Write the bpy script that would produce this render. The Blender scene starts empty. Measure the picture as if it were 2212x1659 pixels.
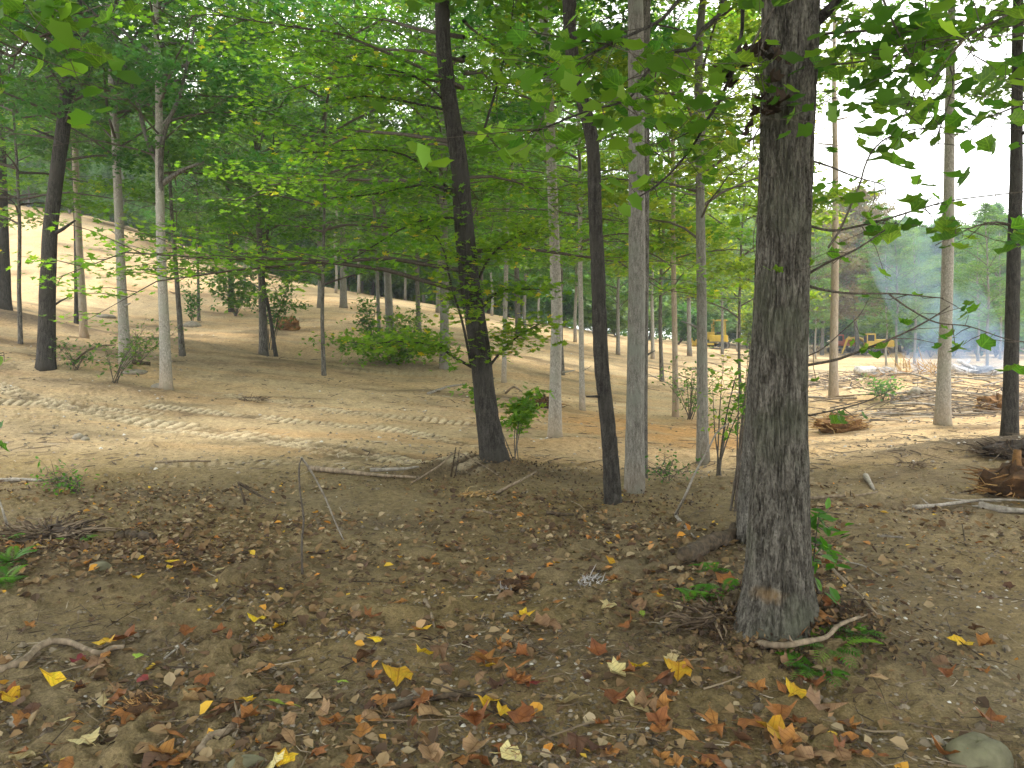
import bpy, math
import numpy as np
from math import radians, sin, cos, pi

SC = bpy.context.scene
COL = SC.collection
# ---------------------------------------------------------------- camera, sky, sun, exposure
F, K, CX, HY, CAMZ = 803.0, 1024 / 2212, 512.0, 335.0, 1.6
cam_d = bpy.data.cameras.new('camera'); cam = bpy.data.objects.new('camera', cam_d); COL.objects.link(cam)
cam.location = (0, 0, CAMZ); cam.rotation_euler = (pi / 2, 0, 0)
cam_d.sensor_width = 36; cam_d.lens = 36 * F / 1024; cam_d.shift_y = -(384 - HY) / 1024
cam_d.clip_start = .05; cam_d.clip_end = 1500
SC.camera = cam
SUN_EL, SUN_AZ = radians(63), radians(28)          # azimuth measured from +Y towards +X
w = bpy.data.worlds.new('World'); SC.world = w; w.use_nodes = True
nt = w.node_tree; nt.nodes.clear()
wo = nt.nodes.new('ShaderNodeOutputWorld'); bg = nt.nodes.new('ShaderNodeBackground')
sky = nt.nodes.new('ShaderNodeTexSky'); sky.sky_type = 'NISHITA'; sky.sun_disc = False
sky.sun_elevation = SUN_EL; sky.sun_rotation = SUN_AZ; sky.dust_density = 3
tc = nt.nodes.new('ShaderNodeTexCoord'); no = nt.nodes.new('ShaderNodeTexNoise'); no.inputs['Scale'].default_value = 2.2
no.inputs['Detail'].default_value = 6
rp = nt.nodes.new('ShaderNodeValToRGB'); rp.color_ramp.elements[0].position = .3; rp.color_ramp.elements[1].position = .6
rp.color_ramp.elements[0].color = (.62, .62, .62, 1); rp.color_ramp.elements[1].color = (1, 1, 1, 1)
mx = nt.nodes.new('ShaderNodeMix'); mx.data_type = 'RGBA'; mx.inputs[7].default_value = (13.6, 13.5, 13.3, 1)
nt.links.new(tc.outputs['Generated'], no.inputs['Vector']); nt.links.new(no.outputs['Fac'], rp.inputs['Fac'])
nt.links.new(rp.outputs['Color'], mx.inputs[0]); nt.links.new(sky.outputs['Color'], mx.inputs[6])
nt.links.new(mx.outputs[2], bg.inputs['Color']); bg.inputs['Strength'].default_value = .15
nt.links.new(bg.outputs['Background'], wo.inputs['Surface'])
sl = bpy.data.lights.new('sun', 'SUN'); sl.energy = 2.6; sl.angle = radians(13); sl.color = (1, .95, .86)
sun = bpy.data.objects.new('sun', sl); COL.objects.link(sun)
sun.rotation_euler = (pi / 2 - SUN_EL, 0, -SUN_AZ + pi)
sun.rotation_euler = (-(pi / 2 - SUN_EL), 0, -SUN_AZ)
vs = SC.view_settings; vs.view_transform = 'Standard'; vs.look = 'None'; vs.exposure = .98; vs.gamma = 1; vs.use_curve_mapping = False
SC.render.engine = 'CYCLES'
cy = SC.cycles; cy.use_denoising = True; cy.max_bounces = 7; cy.diffuse_bounces = 3; cy.transmission_bounces = 4
cy.transparent_max_bounces = 8; cy.volume_bounces = 0; cy.use_adaptive_sampling = True; cy.adaptive_threshold = .014
cy.volume_step_rate = 2; cy.sample_clamp_indirect = 6

R0 = np.random.default_rng(7)
# ---------------------------------------------------------------- noise
def _h(ix, iy, iz, s):
    n = (ix * 374761393 + iy * 668265263 + iz * 2147483647 + s * 974634777) & 0xffffffff
    n = ((n ^ (n >> 13)) * 1274126177) & 0xffffffff
    return ((n ^ (n >> 16)) & 0xffffff) / float(0xffffff)
def vnoise(x, y, z=0., s=0):
    x, y, z = np.broadcast_arrays(np.asarray(x, float), np.asarray(y, float), np.asarray(z, float))
    ix, iy, iz = (np.floor(a).astype(np.int64) for a in (x, y, z))
    fx, fy, fz = x - ix, y - iy, z - iz
    fx, fy, fz = (f * f * (3 - 2 * f) for f in (fx, fy, fz))
    flat = not np.any(fz)
    def pl(k):
        a = _h(ix, iy, iz + k, s); b = _h(ix + 1, iy, iz + k, s); c = _h(ix, iy + 1, iz + k, s); d = _h(ix + 1, iy + 1, iz + k, s)
        return (a * (1 - fx) + b * fx) * (1 - fy) + (c * (1 - fx) + d * fx) * fy
    return pl(0) if flat else pl(0) * (1 - fz) + pl(1) * fz
def fbm(x, y, z=0., o=4, s=0):
    r = 0; a = .5; t = 0; x = np.asarray(x, float); y = np.asarray(y, float)
    for i in range(o):
        r = r + a * vnoise(x, y, z, s + i); t += a; a *= .5; x = x * 2.03 + 17.1; y = y * 2.03 + 5.3; z = np.asarray(z) * 2.03 if np.any(z) else z
    return r / t - .5

# ---------------------------------------------------------------- terrain
_D = [0, 5, 10, 13, 16, 20, 25, 32, 42, 55, 75, 110, 260]
_T = {-300: [0, 0, .1, .5, 1.1, 1.9, 2.9, 4.2, 7.5, 12, 14, 15, 12],
      0: [0, 0, .05, .4, 1.0, 1.7, 2.6, 3.3, 6.3, 11, 13, 13, 10],
      90: [0, 0, 0, .3, .8, 1.3, 1.8, 2.6, 6.2, 10.3, 12, 12, 9],
      167: [0, 0, -.05, .2, .62, 1.1, 1.6, 2.3, 5.2, 8.4, 9.5, 10, 8],
      262: [0, 0, -.05, .1, .4, .9, 1.5, 2.2, 4.0, 6.0, 6.5, 6, 5],
      343: [0, 0, -.08, .05, .3, .65, 1.2, 2.5, 3.9, 4.6, 4.6, 4.3, 4],
      420: [0, 0, -.1, 0, .2, .5, 1.1, 2.0, 3.2, 3.9, 3.8, 3.5, 3],
      500: [0, 0, -.1, -.05, .05, .4, .85, 1.5, 2.4, 3.0, 2.9, 2.6, 2],
      600: [0, 0, -.1, -.15, -.1, 0, .3, .7, 1.3, 1.8, 1.7, 1.5, 1],
      700: [0, 0, -.1, -.35, -.35, -.3, -.1, .1, .4, .6, .6, .5, .3],
      800: [0, 0, 0, -.2, -.25, -.25, -.2, -.1, 0, 0, 0, 0, 0],
      950: [0, 0, .05, 0, -.02, -.05, -.05, 0, 0, -.1, -.2, -.2, -.2],
      1100: [0, 0, .1, .1, .05, 0, 0, 0, 0, 0, 0, 0, 0],
      1500: [0] * 13}
_us = np.array(sorted(_T)); _gu = np.arange(-600, 1901, 20.); _gl = np.linspace(0, math.log(261), 140)
_rows = np.array([np.interp(np.exp(_gl) - 1, _D, _T[u]) for u in _us])
_G = np.array([[0.] * 140] * len(_gu))
for _j in range(140): _G[:, _j] = np.interp(_gu, _us, _rows[:, _j])
def _blur(A, ax, n):
    for _ in range(n):
        A = (np.roll(np.pad(A, 1, mode='edge'), 1, ax) + 2 * np.pad(A, 1, mode='edge') + np.roll(np.pad(A, 1, mode='edge'), -1, ax))[1:-1, 1:-1] / 4
    return A
_G = _blur(_blur(_G, 0, 8), 1, 6)
BUMPS = []     # x, y, height, rx, ry
def zbase(x, y):
    x = np.asarray(x, float); y = np.asarray(y, float)
    yy = np.maximum(y, 2.); u = np.clip(CX + F * x / yy, -600, 1899)
    l = np.clip(np.log(np.maximum(y, 0) + 1), 0, math.log(260.9))
    a = (u + 600) / 20; b = l / (math.log(261) / 139)
    i = np.minimum(a.astype(int), len(_gu) - 2); j = np.minimum(b.astype(int), 138); a = a - i; b = b - j
    return (_G[i, j] * (1 - a) + _G[i + 1, j] * a) * (1 - b) + (_G[i, j + 1] * (1 - a) + _G[i + 1, j + 1] * a) * b
def Z(x, y):
    x = np.asarray(x, float); y = np.asarray(y, float)
    z = zbase(x, y) + .16 * fbm(x * .35, y * .35, o=3, s=3) + .07 * fbm(x * 1.6, y * 1.6, o=4, s=9)
    for bx, by, h, rx, ry in BUMPS:
        z = z + h * np.exp(-((x - bx) / rx) ** 2 - ((y - by) / ry) ** 2)
    return z
def px(dx, dy, d):
    return np.array([(dx * K - CX) / F * d, d, CAMZ - (dy * K - HY) / F * d])
_dd = np.geomspace(1.5, 200, 2600)
def gp(dx, dy, dmax=None):
    u = (dx * K - CX) / F; v = (dy * K - HY) / F
    hit = np.nonzero(Z(u * _dd, _dd) >= CAMZ - v * _dd)[0]
    d = _dd[hit[0]] if len(hit) else (dmax or 60.)
    return np.array([u * d, d, float(Z(u * d, d))])
def gd(dx, d):
    x = (dx * K - CX) / F * d
    return np.array([x, d, float(Z(x, d))])
for dx, d, h, rx, ry in [(985, 9.6, .16, .9, .35), (1075, 9.4, .1, .5, .4), (1690, 4.4, .1, .6, .5), (1800, 4.3, .1, .5, .4), (1840, 6.8, .12, .7, .3), (2150, 10.6, .18, 1.5, .5),
                         (1960, 7.6, .08, .9, .3), (230, 14.8, .1, 2., .6), (100, 16, .12, .9, .6), (620, 23, -.25, 1.8, 1.2), (1330, 3.7, .05, .5, .25),
                         (1500, 11.3, -.12, 1.3, .8), (1250, 12.5, .14, .8, .5), (2000, 24, .5, 4, 1.5), (1950, 19, .3, 3, 1.), (2130, 5.6, .05, .7, .4), (120, 5.4, .1, .9, .4),
                         (60, 22.5, .22, 5, .8)]:
    BUMPS.append(((dx * K - CX) / F * d, d, h, rx, ry))

# ---------------------------------------------------------------- mesh helpers
def build(name, chunks, mats, link=True, parent=None, attr='tint'):
    """chunks: (V, F, material index, smooth, tint array or None)"""
    nv = 0; Vs = []; loops = []; starts = []; tot = []; mi = []; sm = []; ti = []; ls = 0
    for c in chunks:
        V, Fc, m, s = c[:4]; t = c[4] if len(c) > 4 else None
        V = np.asarray(V, float).reshape(-1, 3)
        Vs.append(V)
        for Fk in (Fc if isinstance(Fc, list) else [Fc]):
            Fk = np.asarray(Fk, int)
            if Fk.size == 0: continue
            k = Fk.shape[1]; n = len(Fk)
            loops.append((Fk + nv).ravel()); starts.append(ls + np.arange(n) * k); tot.append(np.full(n, k)); ls += n * k
            mi.append(np.full(n, m)); sm.append(np.full(n, bool(s)))
        ti.append(np.full(len(V), .5) if t is None else np.asarray(t, float)); nv += len(V)
    me = bpy.data.meshes.new(name)
    V = np.vstack(Vs); me.vertices.add(len(V)); me.vertices.foreach_set('co', V.ravel())
    L = np.concatenate(loops); S = np.concatenate(starts); T = np.concatenate(tot)
    me.loops.add(len(L)); me.loops.foreach_set('vertex_index', L)
    me.polygons.add(len(S)); me.polygons.foreach_set('loop_start', S); me.polygons.foreach_set('loop_total', T)
    me.polygons.foreach_set('material_index', np.concatenate(mi).astype(np.int32)); me.polygons.foreach_set('use_smooth', np.concatenate(sm))
    for m in mats: me.materials.append(m)
    a = me.attributes.new(attr, 'FLOAT', 'POINT'); a.data.foreach_set('value', np.concatenate(ti).astype(np.float32))
    me.update(calc_edges=True); me.validate()
    if not link: return me
    return obj(name, me, parent)
def obj(name, me, parent=None, loc=(0, 0, 0)):
    o = bpy.data.objects.new(name, me); COL.objects.link(o); o.location = loc
    if parent: o.parent = parent
    return o
def tag(o, label=None, cat=None, group=None, kind=None):
    if label: o['label'] = label
    if cat: o['category'] = cat
    if group: o['group'] = group
    if kind: o['kind'] = kind
    return o
def empty(name, loc, label=None, cat=None, group=None):
    o = bpy.data.objects.new(name, None); COL.objects.link(o); o.location = loc; o.empty_display_size = .2
    return tag(o, label, cat, group)
def smooth_path(P, n):
    P = np.asarray(P, float)
    if len(P) < 3: return np.array([P[0] + (P[-1] - P[0]) * t for t in np.linspace(0, 1, n)])
    Q = np.vstack([2 * P[0] - P[1], P, 2 * P[-1] - P[-2]]); out = []
    for t in np.linspace(0, len(P) - 1 - 1e-9, n):
        i = int(t); f = t - i; a, b, c, d = Q[i:i + 4]
        out.append(.5 * (2 * b + (c - a) * f + (2 * a - 5 * b + 4 * c - d) * f * f + (3 * b - a - 3 * c + d) * f ** 3))
    return np.array(out)
def tube(P, r, n=6, cap=True, dr=None):
    P = np.asarray(P, float); m = len(P); r = np.broadcast_to(np.asarray(r, float), (m,))
    T = np.gradient(P, axis=0); T /= np.linalg.norm(T, axis=1)[:, None] + 1e-9
    D = P[-1] - P[0]; D = D / (np.linalg.norm(D) + 1e-9)
    ref = np.array([0, 1., 0]) if abs(D[2]) > .6 else np.array([0, 0, 1.])
    U = np.cross(ref, T); U /= np.linalg.norm(U, axis=1)[:, None] + 1e-9; W = np.cross(T, U)
    th = np.arange(n) * 2 * pi / n
    rr = r[:, None] * np.ones(n)
    if dr is not None: rr = rr + dr
    V = P[:, None, :] + rr[:, :, None] * (np.cos(th)[None, :, None] * U[:, None, :] + np.sin(th)[None, :, None] * W[:, None, :])
    V = V.reshape(-1, 3); i = np.arange(m - 1)[:, None] * n; j = np.arange(n)[None, :]; j2 = (j + 1) % n
    Q = np.stack([i + j, i + j2, i + n + j2, i + n + j], -1).reshape(-1, 4)
    if cap:
        V = np.vstack([V, P[0], P[-1]]); a = m * n
        j = np.arange(n); j2 = (j + 1) % n
        T1 = np.stack([np.full(n, a), j2, j], -1); T2 = np.stack([np.full(n, a + 1), (m - 1) * n + j, (m - 1) * n + j2], -1)
        return V, [Q, np.vstack([T1, T2])]
    return V, [Q]
def star(r_in, tips, k):      # closed outline from (angle deg, radius) with fan from the middle, petiole at -Y
    pass
# leaf templates: lie in XY, tip towards +Y, unit length
def fan(outline, cup=.12):
    o = np.array(outline, float); n = len(o); c = np.array([[0, .42]])
    P = np.vstack([c, o]); zz = cup * (np.abs(P[:, 0]) * 1.2 + .3 * (P[:, 1] - .4) ** 2 * 3)
    V = np.column_stack([P, zz]); i = np.arange(n)
    return V, np.stack([np.zeros(n, int), i + 1, (i + 1) % n + 1], -1)
MAPLE = fan([(0, .04), (.22, .06), (.46, .08), (.44, .3), (.6, .52), (.38, .6), (.24, .74), (.04, .98), (-.2, .78), (-.36, .62), (-.56, .6), (-.45, .32), (-.5, .1), (-.2, .05)])
TULIP = fan([(0, 0), (.3, .02), (.46, .3), (.33, .45), (.44, .82), (.12, .78), (-.12, .78), (-.44, .82), (-.33, .45), (-.46, .3), (-.3, .02)])
STAR5 = fan([(0, 0), (.42, .15), (.2, .35), (.5, .62), (.15, .6), (0, 1), (-.15, .6), (-.5, .62), (-.2, .35), (-.42, .15)])
OVAL = (np.array([[0, 0, 0], [.26, .35, .07], [.2, .7, .06], [0, 1, 0], [-.2, .7, .06], [-.26, .35, .07], [0, .5, -.02]], float),
        np.array([[6, 0, 1], [6, 1, 2], [6, 2, 3], [6, 3, 4], [6, 4, 5], [6, 5, 0]]))
RHOMB = (np.array([[0, 0, 0], [.34, .45, .1], [0, 1, 0], [-.34, .45, .1]], float), np.array([[0, 1, 2], [0, 2, 3]]))
CLUMP = (np.array([[0, 0, 0], [.5, .2, .12], [.25, .5, -.05], [.45, .9, .1], [0, .7, 0], [-.4, 1, .1], [-.22, .5, 0], [-.5, .25, .1]], float),
         np.array([[0, 1, 2], [0, 2, 6], [2, 3, 4], [2, 4, 6], [4, 5, 6], [0, 6, 7]]))
DUO = (np.array([[0, 0, 0], [.36, .28, .1], [.12, .95, 0], [-.16, .4, .05], [-.05, .1, 0], [-.5, .2, .12], [-.62, .85, -.04], [-.2, .6, .02]], float), np.array([[0, 1, 2], [0, 2, 3], [4, 7, 6], [4, 6, 5]]))
TRIO = (np.array([[0, 0, 0], [.5, .25, .12], [.2, .6, -.05], [.1, .45, 0], [.35, 1, .1], [-.2, .85, 0], [-.05, .1, 0], [-.15, .65, .08], [-.6, .4, .1]], float), np.array([[0, 1, 2], [3, 4, 5], [6, 7, 8]]))
def leaves(rng, C, size, tpl, tilt=.5, tint=None, pitch=None):
    V0, F0 = tpl; n = len(C); k = len(V0)
    yaw = rng.uniform(0, 2 * pi, n); a = rng.normal(0, tilt, n); b = rng.normal(0, tilt, n)
    if pitch is not None: a = a + pitch
    s = size * rng.uniform(.65, 1.25, n)
    ca, sa, cb, sb, cz, sz = np.cos(a), np.sin(a), np.cos(b), np.sin(b), np.cos(yaw), np.sin(yaw)
    V = V0[None] * s[:, None, None]; x, y, z = V[..., 0], V[..., 1], V[..., 2]
    x, z = x * cb[:, None] + z * sb[:, None], -x * sb[:, None] + z * cb[:, None]
    y, z = y * ca[:, None] - z * sa[:, None], y * sa[:, None] + z * ca[:, None]
    x, y = x * cz[:, None] - y * sz[:, None], x * sz[:, None] + y * cz[:, None]
    V = np.stack([x, y, z], -1) + np.asarray(C)[:, None, :]
    Fc = F0[None] + (np.arange(n) * k)[:, None, None]
    t = rng.uniform(0, 1, n) if tint is None else tint
    return V.reshape(-1, 3), Fc.reshape(-1, F0.shape[1]), np.repeat(t, k)

# ---------------------------------------------------------------- materials
class NT:
    def __init__(s, name):
        s.m = bpy.data.materials.new(name); s.m.use_nodes = True; s.t = s.m.node_tree; s.t.nodes.clear()
    def n(s, typ, ins=None, **pr):
        nd = s.t.nodes.new(typ)
        for k, v in pr.items(): setattr(nd, k, v)
        for k, v in (ins or {}).items():
            if isinstance(v, bpy.types.NodeSocket): s.t.links.new(v, nd.inputs[k])
            else: nd.inputs[k].default_value = v
        return nd
    def ramp(s, fac, stops):
        nd = s.n('ShaderNodeValToRGB', {0: fac}); e = nd.color_ramp.elements
        while len(e) < len(stops): e.new(.5)
        for q, (p, c) in zip(e, stops): q.position = p; q.color = (*c, 1) if len(c) == 3 else c
        return nd.outputs[0]
    def mix(s, f, a, b, mode='MIX'):
        nd = s.n('ShaderNodeMix', data_type='RGBA', blend_type=mode)
        for i, v in ((0, f), (6, a), (7, b)):
            if isinstance(v, bpy.types.NodeSocket): s.t.links.new(v, nd.inputs[i])
            else: nd.inputs[i].default_value = v if i == 0 else (*v, 1)
        return nd.outputs[2]
    def noise(s, vec, sc, det=4, rough=.55):
        return s.n('ShaderNodeTexNoise', {'Vector': vec, 'Scale': sc, 'Detail': det, 'Roughness': rough}).outputs[0]
    def out(s, sh): s.n('ShaderNodeOutputMaterial', {0: sh}); return s.m
def g(v): return (v, v, v)
def bark(name, dark, light, sc=9, patch=None, bump=.5, stain=None, stain_h=.6, zs=.22):
    t = NT(name); o = t.n('ShaderNodeTexCoord').outputs['Object']
    mp = t.n('ShaderNodeMapping', {0: o, 3: (1, 1, zs)}).outputs[0]
    a = t.noise(mp, sc * 4.5, 6, .7); b = t.noise(t.n('ShaderNodeMapping', {0: o, 3: (1, 1, .5)}).outputs[0], sc * 14, 4, .65); big = t.noise(o, 2.3, 4)
    c = t.ramp(a, [(.36, dark), (.52, [(dark[i] + light[i]) / 2 for i in range(3)]), (.66, light)])
    c = t.mix(t.ramp(b, [(.36, g(.7)), (.5, g(0))]), c, dark); c = t.mix(t.ramp(b, [(.52, g(0)), (.7, g(.6))]), c, light)
    if patch: c = t.mix(t.ramp(big, [(.5, g(0)), (.62, g(.75))]), c, patch)
    if stain:
        z = t.n('ShaderNodeSeparateXYZ', {0: o}).outputs[2]
        zn = t.n('ShaderNodeMath', {0: z, 1: t.n('ShaderNodeMath', {0: big, 1: .8}, operation='MULTIPLY').outputs[0]}, operation='ADD').outputs[0]
        c = t.mix(t.ramp(zn, [(0, g(.85)), (min(.99, stain_h), g(0))]), c, stain)
    h = t.n('ShaderNodeMath', {0: a, 1: b}, operation='ADD').outputs[0]
    bp = t.n('ShaderNodeBump', {'Height': h, 'Strength': bump, 'Distance': .03}).outputs[0]
    return t.out(t.n('ShaderNodeBsdfPrincipled', {'Base Color': c, 'Roughness': .92, 'Normal': bp, 'Specular IOR Level': .2}).outputs[0])
def leafm(name, lo, mid, hi, tr=.5, hue=.04, trgain=1.5, yellow=None):
    t = NT(name); at = t.n('ShaderNodeAttribute', attribute_name='tint').outputs['Fac']
    rnd = t.n('ShaderNodeObjectInfo').outputs['Random']
    st = [(0, lo), (.5, mid), (.93, hi)]
    if yellow: st.append((.985, yellow))
    c = t.ramp(at, st)
    hs = t.n('ShaderNodeHueSaturation', {'Hue': t.n('ShaderNodeMapRange', {0: rnd, 3: .5 - hue * .6, 4: .5 + hue * .5}).outputs[0], 'Saturation': 1.0,
                                         'Value': t.n('ShaderNodeMapRange', {0: rnd, 3: 1.12, 4: .88}).outputs[0], 'Color': c}).outputs[0]
    p = t.n('ShaderNodeBsdfPrincipled', {'Base Color': hs, 'Roughness': .5, 'Specular IOR Level': .35}).outputs[0]
    tc_ = t.mix(1., hs, (trgain * 1.05, trgain * 1.15, trgain * .7), 'MULTIPLY')
    q = t.n('ShaderNodeBsdfTranslucent', {'Color': tc_}).outputs[0]
    return t.out(t.n('ShaderNodeMixShader', {0: tr, 1: p, 2: q}).outputs[0])
def plain(name, c, c2=None, sc=20, rough=.9, bump=.2, dist=.01, stretch=(1, 1, 1), metal=0.):
    t = NT(name); o = t.n('ShaderNodeTexCoord').outputs['Object']; mp = t.n('ShaderNodeMapping', {0: o, 3: stretch}).outputs[0]
    a = t.noise(mp, sc, 6, .6)
    col = t.ramp(a, [(.35, c), (.65, c2 or [x * .6 for x in c])])
    bp = t.n('ShaderNodeBump', {'Height': a, 'Strength': bump, 'Distance': dist}).outputs[0]
    return t.out(t.n('ShaderNodeBsdfPrincipled', {'Base Color': col, 'Roughness': rough, 'Normal': bp, 'Metallic': metal, 'Specular IOR Level': .25}).outputs[0])
def tintm(name, stops, rough=.9, tr=0., fine=None):
    t = NT(name); at = t.n('ShaderNodeAttribute', attribute_name='tint').outputs['Fac']; c = t.ramp(at, stops)
    o = t.n('ShaderNodeTexCoord').outputs['Object']
    if fine: c = t.mix(.8, c, t.ramp(t.noise(o, fine, 4, .65), [(.35, g(.45)), (.6, g(1.1))]), 'MULTIPLY')
    p = t.n('ShaderNodeBsdfPrincipled', {'Base Color': c, 'Roughness': rough, 'Specular IOR Level': .25}).outputs[0]
    if tr: p = t.n('ShaderNodeMixShader', {0: tr, 1: p, 2: t.n('ShaderNodeBsdfTranslucent', {'Color': c}).outputs[0]}).outputs[0]
    return t.out(p)

M = {}
M['oak'] = bark('bark_grey_brown', (.035, .031, .024), (.25, .235, .2), 7, (.13, .125, .1), .9)
M['main'] = bark('bark_furrowed', (.03, .026, .02), (.215, .2, .165), 7, (.10, .105, .072), .8)
M['oak_dark'] = bark('bark_dark', (.018, .016, .013), (.10, .092, .078), 8, (.06, .055, .045), .8)
M['grey'] = bark('bark_grey', (.10, .092, .075), (.30, .285, .245), 10, (.20, .21, .17), .4, (.2, .145, .09), .75)
M['pale'] = bark('bark_pale', (.17, .155, .125), (.43, .41, .36), 9, (.27, .27, .22), .4, (.36, .26, .15), .95, zs=.5)
M['tan'] = bark('bark_tan', (.2, .16, .11), (.42, .35, .26), 8, (.34, .3, .24), .4, (.36, .24, .13), .9)
M['branch'] = bark('bark_branch', (.05, .042, .032), (.17, .145, .115), 20, None, .4)
M['deadwood'] = plain('dead_wood', (.3, .235, .16), (.13, .1, .066), 25, .9, .5, .01, (1, 1, .3))
M['deadgrey'] = plain('dead_wood_grey', (.34, .31, .26), (.16, .14, .11), 25, .9, .5, .01)
M['deaddark'] = plain('dead_wood_dark', (.035, .028, .02), (.12, .088, .055), 30, .95, .7, .02)
M['splinter'] = tintm('splintered_wood', [(0, (.06, .032, .014)), (.35, (.27, .14, .05)), (.7, (.45, .28, .1)), (1, (.58, .42, .2))], fine=30)
M['ash'] = tintm('ashen_wood', [(0, (.12, .11, .1)), (.5, (.4, .38, .35)), (1, (.62, .61, .59))], fine=12)
M['stone'] = plain('field_stone', (.3, .26, .2), (.17, .155, .115), 14, .9, .6, .02)
M['mossstone'] = plain('mossy_stone', (.17, .165, .1), (.09, .085, .05), 9, .95, .6, .02)
M['green'] = leafm('leaf_green', (.036, .095, .022), (.07, .155, .032), (.125, .225, .04), .5, .05)
M['maple'] = leafm('leaf_maple', (.05, .115, .014), (.10, .205, .018), (.20, .32, .024), .55, .03, 1.6, (.42, .36, .03))
M['yellowing'] = leafm('leaf_yellowing', (.06, .12, .014), (.15, .23, .02), (.32, .36, .03), .55, .03, 1.5, (.5, .38, .03))
M['far'] = leafm('leaf_far', (.045, .11, .034), (.085, .18, .048), (.14, .25, .058), .45, .05)
M['rust'] = leafm('leaf_rust', (.10, .075, .03), (.17, .12, .05), (.15, .19, .05), .35, .0, 1.2)
M['near'] = leafm('leaf_near', (.045, .11, .018), (.09, .2, .022), (.17, .29, .03), .55, .03, 1.6)
M['deadleaf'] = tintm('dead_hanging_leaf', [(0, (.02, .015, .012)), (1, (.06, .04, .025))], tr=.15)
M['brush'] = tintm('brush_twigs', [(0, (.03, .022, .016)), (.5, (.1, .07, .045)), (1, (.26, .2, .13))], fine=30)
M['fern'] = leafm('leaf_fern', (.03, .1, .01), (.07, .19, .016), (.14, .28, .03), .45, .03)

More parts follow.
